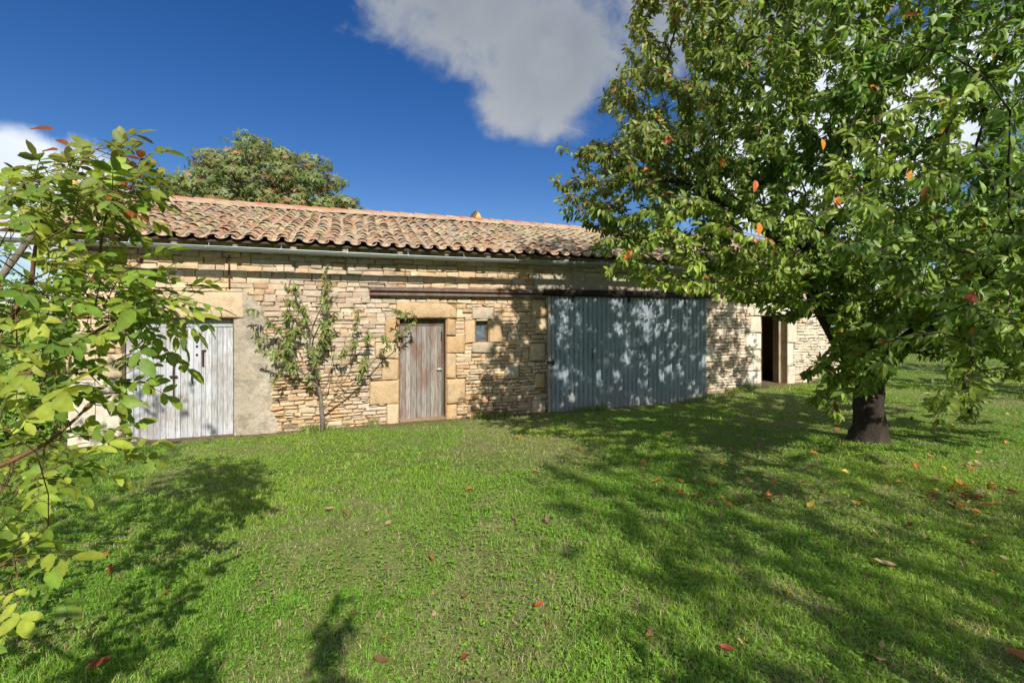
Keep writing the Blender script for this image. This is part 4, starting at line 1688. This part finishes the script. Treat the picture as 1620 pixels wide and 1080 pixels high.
# ------------------------------------------------------------------ peach tree trained on the wall
def build_peach():
    rng = np.random.default_rng(9)
    W = lambda px, py, d: wall_px(px, py, d)
    base = W(510, 679, .22)
    base[2] = float(gz(base[0], base[1]))
    root = empty('peach_tree', tuple(base), 0, 'thin young peach tree growing against the wall between two wooden doors', 'tree')
    sk = Skeleton()
    t0 = sk.limb([base + np.array([0, 0, -.08]), W(510, 660, .22), W(508, 645, .22), W(508, 628, .22), W(504, 612, .22)], -1, .042, .030)
    l1 = sk.limb([W(490, 600, .25), W(471, 581, .30), W(465, 560, .32), W(440, 522, .33), W(408, 492, .34)], t0, .018, .004)
    u1 = sk.limb([W(496, 585, .24), W(488, 555, .25), W(491, 535, .26), W(495, 516, .27), W(502, 500, .28), W(510, 482, .30), W(533, 446, .32)], t0, .022, .004)
    sk.limb([W(488, 502, .27), W(481, 487, .28), W(468, 456, .3), W(453, 441, .3)], u1 - 3, .010, .003)
    sk.limb([W(480, 575, .34), W(468, 545, .36), W(462, 510, .36), W(470, 470, .35)], l1 - 3, .009, .003)
    r1 = sk.limb([W(515, 645, .22), W(528, 632, .24), W(546, 619, .26), W(577, 588, .30), W(606, 552, .34), W(624, 537, .36), W(644, 516, .36), W(657, 506, .36)], 2, .018, .003)
    sk.limb([W(530, 606, .28), W(545, 585, .30), W(556, 565, .3), W(561, 524, .32), W(567, 503, .32)], r1 - 5, .008, .003)
    sk.limb([W(517, 610, .3), W(528, 560, .3), W(520, 520, .3), W(515, 480, .3)], t0, .009, .003)
    Zs = 3.857
    cl = [(60, 280, 2), (100, 460, 3), (170, 390, 3), (250, 400, 2), (290, 330, 6), (310, 420, 8), (300, 470, 6), (350, 350, 4), (350, 250, 3), (220, 560, 6), (290, 590, 4), (250, 530, 4), (200, 700, 2), (310, 640, 2),
          (450, 520, 4), (460, 600, 3), (510, 340, 5), (520, 400, 8), (520, 480, 6), (560, 330, 3), (560, 110, 3), (500, 180, 3), (290, 190, 3), (340, 160, 2), (700, 350, 2), (690, 460, 3), (770, 440, 3), (830, 440, 2),
          (740, 600, 4), (860, 490, 3), (950, 300, 2), (960, 420, 2), (1040, 340, 3), (1060, 400, 1), (680, 710, 1), (950, 500, 1), (430, 690, 2), (480, 700, 2), (540, 250, 2), (260, 120, 1), (470, 60, 1), (610, 560, 2), (400, 300, 3)]
    tips = []
    for (zx, zy, n) in cl:
        for k in range(int(n * 1.0 + .5)):
            tips.append(W(380 + zx / Zs + rng.normal(0, 5), 420 + zy / Zs - 6 + rng.normal(0, 7), rng.uniform(.15, .5)))
    tips = np.array(tips)
    ends = sk.grow(tips, bias=.2, step=.14, sag=.12, wob=.006)
    m = MB()
    sk.tubes(m, .0022, .36, (.20, .175, .14), (.19, .15, .09), rough=.05)
    pos, td = twig_leaves(sk, ends, 14, .18, rng)
    N = len(pos)
    ax = nrm(td * .4 + rng.normal(0, .45, (N, 3)) + np.array([0, 0, -1.0]) * rng.uniform(.5, 1.2, (N, 1)))
    nor = nrm(np.array([.33, -.9, .4]) + rng.normal(0, .6, (N, 3)))
    L = rng.uniform(.07, .13, N)
    c = np.array([.17, .225, .06]) * rng.uniform(.65, 1.3, (N, 1))
    k = rng.random(N)
    c[k < .08] = np.array([.22, .20, .05])
    c[k > .97] = np.array([.3, .16, .06])
    lm = MB()
    leaves(lm, T_LANCE, pos, ax, nor, L, L * .145, c, .3, rng.uniform(.1, .5, N), (rng.random(N) ** 3 * .6, (.20, .13, .05)))
    for mb in (m, lm):
        for v in mb.v:
            v -= base.astype(np.float32)
    m.build('trunk', BARK, root)
    lm.build('crown', PLEAF, root)
    # unseen copy added behind the viewer to throw a leafy shadow on the near lawn
    x, y = .25, -1.0
    r = root.copy()
    COL.objects.link(r)
    r.location = (x, y, float(gz(x, y)))
    r.scale = (1.12, 1.12, 1.12)
    r['label'] = 'copy of the peach tree, added outside the frame to cast a leafy shadow on the near lawn'
    for ch in list(root.children):
        c = ch.copy()
        COL.objects.link(c)
        c.parent = r
    tie = MB()
    p = W(495, 589, .24) - base
    tie.tube([p + .03 * np.array([math.cos(a), math.sin(a), .15 * math.sin(a * 2)]) for a in np.linspace(0, 6.3, 12)], .006, 5, srgb(40, 130, 130))
    tie.tube([p + np.array([.03, 0, 0]), p + np.array([.08, -.02, .015]), p + np.array([.11, -.02, -.01])], .005, 5, srgb(40, 130, 130))
    tie.build('plant_tie', NUT, root)


# ------------------------------------------------------------------ big tree behind the roof
def build_chestnut():
    rng = np.random.default_rng(4)
    Z = 22.0
    cx = (418 - 810) / F * Z
    base = np.array([cx, Z, 0.0])
    base[2] = float(gz(cx, Z))
    root = empty('chestnut_tree', tuple(base), 0, 'large horse chestnut with browning leaves rising behind the tiled roof', 'tree')
    sk = Skeleton()
    P = lambda *a: np.array(a, float)
    t0 = sk.limb([base + P(0, 0, -.2), base + P(0, 0, 1), base + P(.1, 0, 2.2), base + P(.1, .1, 3.4)], -1, .42, .33)
    sk.limb([base + P(.2, 0, 4.6), base + P(.1, 0, 6.0), base + P(.2, 0, 7.4), base + P(.1, 0, 8.6)], t0, .25, .08)
    sk.limb([base + P(-.9, .2, 4.3), base + P(-1.9, .2, 5.2), base + P(-2.9, 0, 6.0)], t0, .2, .06)
    sk.limb([base + P(1.0, -.2, 4.2), base + P(2.1, -.3, 5.0), base + P(3.2, -.2, 5.7)], t0, .2, .06)
    sk.limb([base + P(.1, -1, 4.5), base + P(.0, -2, 5.6), base + P(.1, -2.8, 6.4)], t0, .18, .06)
    sil = [(264, 300), (285, 270), (305, 262), (325, 252), (345, 248), (352, 234), (380, 228), (415, 228), (425, 240), (445, 242), (470, 252), (485, 262), (500, 262), (515, 272), (533, 285),
           (540, 310), (552, 322), (568, 342), (575, 420), (560, 520), (300, 520), (270, 420), (268, 330)]
    # boughs as clumps: big leaves gather on their outer, lit skin
    lobes = in_ellipsoid(900, base + P(0, 0, 6.0), (4.9, 4.2, 4.9), .45)
    x, y = proj(lobes)
    lobes = lobes[in_poly(x, y, sil)]
    keep = []
    for l in lobes:
        if all(np.linalg.norm(l - k) > .82 for k in keep):
            keep.append(l)
    ends = sk.grow(np.array(keep), bias=.25, step=.6, sag=.05, wob=.03)
    m = MB()
    sk.tubes(m, .02, .45, (.10, .085, .07), rough=.05)
    Pz, AX, NO, C = [], [], [], []
    for l in keep:
        R = rng.uniform(.5, .85)
        tint = rng.random()
        for k in range(75):
            v = rng.normal(size=3)
            v /= np.linalg.norm(v)
            if v[2] < -.5:
                continue
            p = l + v * R * rng.uniform(.55, 1.05) * np.array([1.1, 1.1, .72])
            out = v * .8 + np.array([0, -.15, .1])
            c = np.array([.10, .16, .036]) * (1 - tint * .35) + np.array([.22, .165, .065]) * tint * .35
            if rng.random() < .15:
                c = np.array([.25, .15, .065])
            c = c * rng.uniform(.7, 1.25)
            a0 = rng.uniform(0, 6.28)
            out = out / np.linalg.norm(out)
            s1 = np.cross(out, [.2, .1, 1.0])
            s1 /= np.linalg.norm(s1)
            s2 = np.cross(out, s1)
            for j in range(5):
                a = a0 + j * 1.1
                Pz.append(p)
                AX.append(out * .35 + (s1 * math.cos(a) + s2 * math.sin(a)) * .8 + np.array([0, 0, -.55]))
                NO.append(out + rng.normal(0, .15, 3))
                C.append(c)
    N = len(Pz)
    L = rng.uniform(.14, .24, N)
    lm = MB()
    leaves(lm, T_SIMPLE, np.array(Pz), nrm(np.array(AX)), nrm(np.array(NO)), L, L * .2, np.array(C), .2, .35, (rng.random(N) ** 2 * .5, (.17, .09, .04)))
    for mb in (m, lm):
        for v in mb.v:
            v -= base.astype(np.float32)
    m.build('trunk', BARK, root)
    lm.build('crown', CLEAF, root)


# ------------------------------------------------------------------ shrubs, hedge, far things
def build_shrub(name, x, y, r, h, n, label, cat, cols, leaf=.07, wl_=.3, twigs=True, T=T_SIMPLE, bare=0.0, group=None, seed=0, rx=None):
    rng = np.random.default_rng(seed)
    base = np.array([x, y, float(gz(x, y))])
    root = empty(name, tuple(base), 0, label, cat, group)
    sk = Skeleton()
    sk.limb([np.array([0, 0, -.1]), np.array([0, 0, .12]), np.array([.02, 0, h * .3])], -1, .03, .015)
    rx = rx or r
    q = in_ellipsoid(n, (0, 0, h * .5), (rx, r, h * .5), .35)
    g = NZ(q[:, 0] + x + q[:, 1], q[:, 2], 2.2)
    q = q[g > .3]
    ends = sk.grow(q, bias=.15, step=.25, sag=.12, wob=.02)
    m = MB()
    sk.tubes(m, .003, .4, (.12, .10, .075), (.20, .17, .13))
    m.build('stems', BARK, root)
    pos, td = twig_leaves(sk, ends, max(1, int(14 * (1 - bare))), .28, rng)
    N = len(pos)
    ax = nrm(td * .6 + rng.normal(0, .6, (N, 3)) + np.array([0, 0, -.3]))
    nor = nrm(nrm(pos - np.array([0, 0, h * .4])) * .6 + np.array([.1, -.35, .5]) + rng.normal(0, .5, (N, 3)))
    L = rng.uniform(.7, 1.3, N) * leaf
    k = rng.random((N, 1))
    c = np.asarray(cols[0]) * (1 - k) + np.asarray(cols[1]) * k
    lm = MB()
    leaves(lm, T, pos, ax, nor, L, L * wl_, c * rng.uniform(.75, 1.2, (N, 1)), .25, .25)
    lm.build('foliage', SLEAF, root)
    return root


def build_background():
    g1, g2 = (.10, .20, .025), (.20, .33, .04)
    d1, d2 = (.035, .075, .014), (.07, .13, .022)
    build_shrub('leafy_shrub', -8.3, 8.0, .9, 1.35, 260, 'bright green leafy shrub just left of the barn corner', 'shrub', (g1, g2), .085, .3, seed=1)
    build_shrub('leafy_shrub', -9.6, 8.9, 1.2, 1.9, 300, 'taller green shrub at the left border behind the walnut branches', 'shrub', (g1, g2), .085, .3, seed=2)
    build_shrub('leafy_shrub', -7.6, 7.1, .45, .6, 110, 'low green plant at the foot of the barn corner', 'shrub', (g1, g2), .075, .3, seed=3)
    build_shrub('leafy_shrub', -8.9, 6.7, .7, .8, 150, 'low leafy plant at the left border in front of the shrubs', 'shrub', (g1, g2), .09, .32, seed=9)
    build_shrub('dark_hedge', -14.5, 13.5, 1.4, 3.3, 1000, 'dark green hedge far left beyond the shrubs', 'hedge', (d1, d2), .10, .3, seed=4, rx=5.0)
    # right side
    p = wl(16.2, .55, 0)
    build_shrub('twiggy_shrub', p[0], p[1], .5, 1.35, 150, 'thin half bare shrub against the wall at the right end of the barn', 'shrub', ((.10, .11, .05), (.17, .15, .08)), .05, .16, bare=.7, seed=5)
    build_shrub('broad_shrub', 11.2, 8.6, 1.5, 2.6, 520, 'dark broad leaved shrub at the right border behind the cherry', 'shrub', (d1, d2), .11, .3, seed=6)
    build_shrub('broad_shrub', 14.0, 11.5, 1.8, 3.4, 520, 'tall dark shrub at the right border farther from the cherry', 'shrub', (d1, d2), .11, .3, seed=7)
    build_shrub('dry_hedge', 17.5, 20.5, 1.0, 1.9, 700, 'grey brown hedge closing the lawn behind the cherry trunk', 'hedge', ((.13, .11, .07), (.22, .18, .12)), .07, .25, bare=.3, seed=8, rx=5.2)
    build_shrub('tall_hedge', 30, 27, 2.0, 5.2, 900, 'tall dark hedge trees far right behind the grey hedge', 'hedge', (d1, d2), .22, .32, seed=10, rx=11)
    # dark gate post with a pale edge
    x, y = 14.9, 17.9
    m = MB()
    z = float(gz(x, y))
    r = empty('gate_post', (x, y, z), 0, 'dark blue grey post with pale edge in front of the grey hedge', 'post')
    m.box(-.13, .13, -.10, .10, -.2, 1.42, srgb(56, 70, 88), bev=.012)
    m.build('post', GUTTER, r)
    c = MB()
    c.box(.132, .20, -.08, .08, -.2, 1.46, srgb(178, 184, 190), bev=.01)
    c.build('edge_strip', GUTTER, r)
    b = MB()
    b.box(-.30, .13, -.125, -.102, .50, .56, srgb(190, 196, 200), bev=.006)
    b.build('crossbar', GUTTER, r)


# ------------------------------------------------------------------ grass, clover, fallen leaves
def blades(n, z0, z1, dens_w, dens_h, rng):
    Z = np.sqrt(rng.random(n) * (z1 ** 2 - z0 ** 2) + z0 ** 2)
    X = (rng.random(n) * 2 - 1) * (Z * 1.24 + .55)
    return X, Z


def build_grass():
    rng = np.random.default_rng(77)
    m = MB()
    for (n, z0, z1, w, h) in ((20000, .8, 1.7, .0042, .055), (95000, 1.7, 3.0, .0040, .052), (105000, 3.0, 5.0, .0050, .05), (95000, 5.0, 8.0, .0070, .05), (70000, 8.0, 13.0, .011, .055), (45000, 13, 24, .02, .07)):
        X, Y = blades(n, z0, z1, w, h, rng)
        s, d = sd_of(X, Y)
        dry = NZ.fbm(X, Y, 1.1, 3)
        dry2 = NZ.fbm(X + 31, Y, 3.2, 2)
        bare = smooth((dry - .54) / .1) * .7 + smooth((dry2 - .63) / .08) * .7
        keep = (rng.random(n) > bare * .55) & ~((s > -.05) & (s < 17.15) & (d < .06) & (d > -7.5))
        edge = (s > -.3) & (s < 17.2) & (d < .55)
        keep &= ~(edge & (rng.random(n) > smooth((d - .05) / .5) ** 1.2 + .06))
        keep &= np.hypot(X - CH[0], Y - CH[1]) > .27 + .35 * rng.random(n) ** 2
        X, Y, dry, bare = X[keep], Y[keep], dry[keep], bare[keep]
        N = len(X)
        base = np.stack([X, Y, gz(X, Y) - .006], -1)
        lush = NZ.fbm(X + 11, Y + 5, .7, 3)
        tuft = smooth((NZ.fbm(X + 3, Y + 8, 2.6, 2) - .60) / .12)
        hh = h * rng.uniform(.45, 1.25, N) * (.62 + .55 * lush + .35 * tuft) * (1 - .35 * bare)
        az = rng.uniform(0, 2 * math.pi, N)
        lean = np.clip(rng.normal(.95, .45, N), 0, 2.0)
        ld = np.stack([np.cos(az), np.sin(az), np.zeros(N)], -1)
        fa = az + math.pi / 2 + rng.normal(0, .5, N)
        sd_ = np.stack([np.cos(fa), np.sin(fa), np.zeros(N)], -1)
        ww = (w * rng.uniform(.6, 1.3, N))[:, None]
        up = np.array([0, 0, 1.0])
        mid = base + up * (hh * .55)[:, None] + ld * (hh * .28 * lean)[:, None]
        tip = base + up * (hh * (1 - .28 * np.clip(lean, 0, 1.4)))[:, None] + ld * (hh * .95 * lean)[:, None]
        v = np.stack([base - sd_ * ww * .5, base + sd_ * ww * .5, mid - sd_ * ww * .45, mid + sd_ * ww * .45, tip], 1)
        c0 = np.array([.165, .365, .028])
        c1 = np.array([.35, .48, .052])
        k = np.clip(lush * 1.5 - .3 + rng.normal(0, .25, N), 0, 1)[:, None]
        c = c0 * (1 - k) + c1 * k
        st = ((rng.random(N) < .10 + bare * .55))[:, None]
        c = np.where(st, np.array([.46, .39, .21]) * rng.uniform(.6, 1.2, (N, 1)), c)
        c = c * rng.uniform(.75, 1.2, (N, 1))
        cc = np.repeat(c[:, None], 5, 1)
        off = (np.arange(N) * 5)[:, None]
        m.add(v.reshape(-1, 3), off + np.array([[2, 3, 4]]), off + np.array([[0, 1, 3, 2]]), cc.reshape(-1, 3))
    # longer uncut tufts at the foot of the wall
    n = 9000
    s, d = rng.uniform(2.3, 17.0, n), .03 + .30 * rng.random(n) ** 1.6
    f = NZ.fbm(s, d, 1.3, 3)
    ok = (rng.random(n) < smooth((f - .46) / .16)) & ~((s > 4.9) & (s < 5.85)) & ~((s > 13.8) & (s < 14.8))
    s, d = s[ok], d[ok]
    N = len(s)
    P = P0[None] + U[None] * s[:, None] - V[None] * d[:, None]
    base = np.stack([P[:, 0], P[:, 1], gz(P[:, 0], P[:, 1]) - .01], -1)
    az = rng.uniform(0, 6.28, N)
    ld = np.stack([np.cos(az), np.sin(az), np.zeros(N)], -1)
    sw = np.stack([-np.sin(az), np.cos(az), np.zeros(N)], -1) * .0045
    hh = rng.uniform(.05, .17, N)[:, None]
    up = np.array([0, 0, 1.0])
    v = np.stack([base - sw, base + sw, base + up * hh * .6 + ld * hh * .2 - sw * .8, base + up * hh * .6 + ld * hh * .2 + sw * .8, base + up * hh * .95 + ld * hh * .65], 1)
    c = np.where(rng.random((N, 1)) < .3, np.array([.42, .36, .19]), np.array([.16, .30, .035])) * rng.uniform(.7, 1.25, (N, 1))
    off = (np.arange(N) * 5)[:, None]
    m.add(v.reshape(-1, 3), off + np.array([[2, 3, 4]]), off + np.array([[0, 1, 3, 2]]), np.repeat(c[:, None], 5, 1).reshape(-1, 3))
    tag(m.build('grass', GRASS), 'short lawn grass with drier worn patches', 'grass', kind='stuff')
    # clover and small broad weeds in drifts
    cl = MB()
    n = 42000
    X, Y = blades(n, 1.4, 8.0, 0, 0, rng)
    f = NZ.fbm(X + 70, Y + 20, .55, 3) + .12 * smooth((X - .2) / 1.5)
    s, d = sd_of(X, Y)
    ok = (f + rng.normal(0, .05, n) > .57) & (d > .3)
    X, Y = X[ok], Y[ok]
    N = len(X)
    z = gz(X, Y) + rng.uniform(.018, .045, N)
    for j in range(3):
        a = rng.uniform(0, 6.28, N) if j == 0 else a + 2.09
        pos = np.stack([X, Y, z], -1)
        ax = np.stack([np.cos(a), np.sin(a), rng.uniform(-.1, .35, N)], -1)
        no = np.stack([rng.normal(0, .25, N), rng.normal(0, .25, N), np.ones(N)], -1)
        L = rng.uniform(.007, .015, N) * (1 + Y * .05)
        c = np.array([.17, .34, .035]) * rng.uniform(.75, 1.3, (N, 1))
        leaves(cl, T_SIMPLE, pos, ax, no, L, L * .48, c, .15, .1)
    tag(cl.build('clover', GRASS), 'clover and small weeds spreading through the lawn', 'clover', kind='stuff')


def leaf_mesh(name, seed, L, W, col, curl):
    rng = np.random.default_rng(seed)
    m = MB()
    rows = [(.12, .5), (.28, .9), (.45, 1.0), (.62, .92), (.8, .6)]
    T = template(rows)
    leaves(m, T, np.array([[-L / 2, 0, .004]]), np.array([[1.0, 0, 0]]), np.array([[0, 0, 1.0]]), L, W, np.array([col]), .35 + rng.uniform(-.2, .3), curl)
    v = m.v[0].astype(float)
    v[:, 2] += rng.normal(0, L * .035, len(v)) + .25 * np.abs(v[:, 0]) ** 1.5
    m.v[0] = v.astype(np.float32)
    return m.mesh(name, DRYLEAF)


def build_fallen():
    rng = np.random.default_rng(31)
    cols = dict(orange=(.42, .17, .055), red=(.30, .075, .035), tan=(.42, .29, .16), brown=(.19, .105, .055), yellow=(.50, .36, .07))
    meshes = {k: [leaf_mesh('fallen_leaf', 100 + i * 7 + j, .068, .016 + .004 * i, np.array(c) * (.85 + .1 * i), (-.15, -.42, .22)[i]) for i in range(3)] for j, (k, c) in enumerate(cols.items())}

    def put(px, py, colr, size, label, group='fallen leaves on the lawn', rz=None):
        p = ground_at(px, py)
        me = meshes[colr][rng.integers(3)]
        o = bpy.data.objects.new('fallen_leaf', me)
        COL.objects.link(o)
        o.location = (p[0], p[1], p[2] + .022)
        o.rotation_euler = (rng.normal(0, .3), rng.normal(0, .3), rng.uniform(0, 6.28) if rz is None else rz)
        s = size * rng.uniform(.85, 1.15)
        o.scale = (s, s, s)
        tag(o, label, 'leaf', group)
    # those one can point to
    for (px, py, c, s, lb) in (
            (1403, 903, 'tan', 1.7, 'long curled tan leaf on the shaded grass below the cherry, right of centre'),
            (1387, 1047, 'tan', 1.35, 'pale tan leaf with a raised edge at the bottom right of the lawn'),
            (1441, 836, 'red', 1.0, 'bright red leaf alone in the shade below the cherry trunk'),
            (1384, 847, 'tan', .9, 'left of the two pale tan leaves lying close together in the shade'),
            (1406, 841, 'tan', .9, 'right of the two tan leaves lying close together in the shade'),
            (1400, 865, 'tan', .9, 'pale tan leaf just below a pair of tan leaves'),
            (1612, 1048, 'orange', 1.3, 'orange leaf in the bottom right corner'),
            (1150, 1034, 'red', 1.0, 'small red orange leaf low on the lawn right of the centre line'),
            (1225, 767, 'orange', 1.1, 'orange leaf in the shade left of the trunk'),
            (847, 749, 'orange', 1.1, 'orange leaf on the sunny grass in front of the metal door'),
            (858, 739, 'tan', 1.2, 'tan leaf just above an orange one on the sunny grass'),
            (820, 695, 'orange', 1.6, 'largest orange leaf near the edge of the cherry shadow'),
            (768, 722, 'orange', .9, 'small orange pair of leaf halves left of the big orange leaf'),
            (945, 742, 'yellow', 1.0, 'yellowish leaf at the edge of the cherry shadow'),
            (917, 713, 'orange', 1.2, 'orange tan leaf beside the shadow edge before the metal door'),
            (932, 726, 'brown', 1.2, 'dark brown leaf at the shadow edge before the metal door'),
            (964, 670, 'orange', 1.1, 'orange leaf in the shadow close to the metal door'),
            (550, 723, 'orange', .9, 'orange leaf alone on the grass in front of the peach tree'),
            (521, 811, 'tan', 1.1, 'left leaf of the tan pair on the sunny left half'),
            (547, 815, 'brown', 1.2, 'right leaf of the tan pair on the sunny left half'),
            (614, 832, 'tan', 1.0, 'pale leaf on the sunny grass right of the tan pair'),
            (742, 779, 'orange', 1.0, 'orange brown leaf in the sunny middle of the lawn'),
            (815, 824, 'brown', 1.0, 'small brown leaf at the very middle of the sunny lawn'),
            (868, 828, 'brown', 1.2, 'narrow dark leaf beside a brown one mid lawn'),
            (683, 888, 'orange', .9, 'small orange leaf on the sunny lawn left of centre'),
            (735, 953, 'orange', .8, 'rusty leaf on worn grass near the bottom centre'),
            (852, 965, 'red', .9, 'reddish leaf near the bottom centre'),
            (735, 1050, 'red', 1.0, 'reddish brown leaf at the bottom edge left of centre'),
            (171, 881, 'orange', 1.0, 'orange leaf on the left lawn beside the walnut shadow'),
            (174, 908, 'red', .8, 'red leaf just below the orange one by the walnut shadow'),
            (263, 946, 'orange', .7, 'small orange leaf right of the walnut shadow'),
            (160, 1062, 'red', 1.2, 'long reddish leaf in the bottom left corner'),
            (113, 884, 'red', .9, 'red leaf inside the walnut shadow'),
            (602, 1052, 'brown', 1.1, 'brown leaf at the bottom left of the sunny lawn'),
            (1560, 855, 'tan', 1.1, 'tan leaf right of the red leaf in the shade'),
            (1540, 861, 'orange', 1.0, 'orange tan leaf at the right border in the shade'),
            (1570, 910, 'orange', .8, 'small orange leaf at the right border of the shaded lawn')):
        put(px, py, c, s, lb)
    # the drift at the right and the scatter under the crown
    for k in range(34):
        px, py = rng.normal(1525, 32), rng.normal(786, 14)
        c = ('orange', 'red', 'orange', 'tan', 'yellow')[rng.integers(5)]
        put(min(px, 1615), py, c, 1.0, c + ' leaf in the dense drift of fallen leaves right of the trunk', 'drift of leaves right of the trunk')
    for k in range(105):
        px, py = rng.uniform(1010, 1610), 655 + 150 * rng.random() ** .8
        if abs(px - 1378) < 45 and py < 700:
            continue
        c = ('orange', 'tan', 'brown', 'tan', 'orange', 'red', 'yellow')[rng.integers(7)]
        put(px, py, c, rng.uniform(.8, 1.35), 'small ' + c + ' leaf scattered in the dappled shade round the trunk', 'leaves scattered under the cherry')
    for k in range(26):
        px, py = rng.uniform(480, 1060), 690 + 330 * rng.random()
        c = ('orange', 'tan', 'brown', 'tan')[rng.integers(4)]
        put(px, py, c, rng.uniform(.4, .75), 'tiny ' + c + ' leaf scrap on the open sunny lawn', 'leaf scraps on the sunny lawn')
    for k in range(22):
        px, py = rng.uniform(1080, 1610), 800 + 260 * rng.random()
        c = ('orange', 'tan', 'brown', 'tan')[rng.integers(4)]
        put(px, py, c, rng.uniform(.4, .7), 'tiny ' + c + ' leaf scrap on the shaded near right of the lawn', 'leaf scraps in the near shade')


# ------------------------------------------------------------------ build everything
build_ground()
build_wall()
build_render_patch()
build_doors()
build_roof()
build_gutter()
build_background()
build_chestnut()
build_peach()
cherry = build_cherry()
build_rear_cherry(cherry)
build_walnut()
build_grass()
build_fallen()
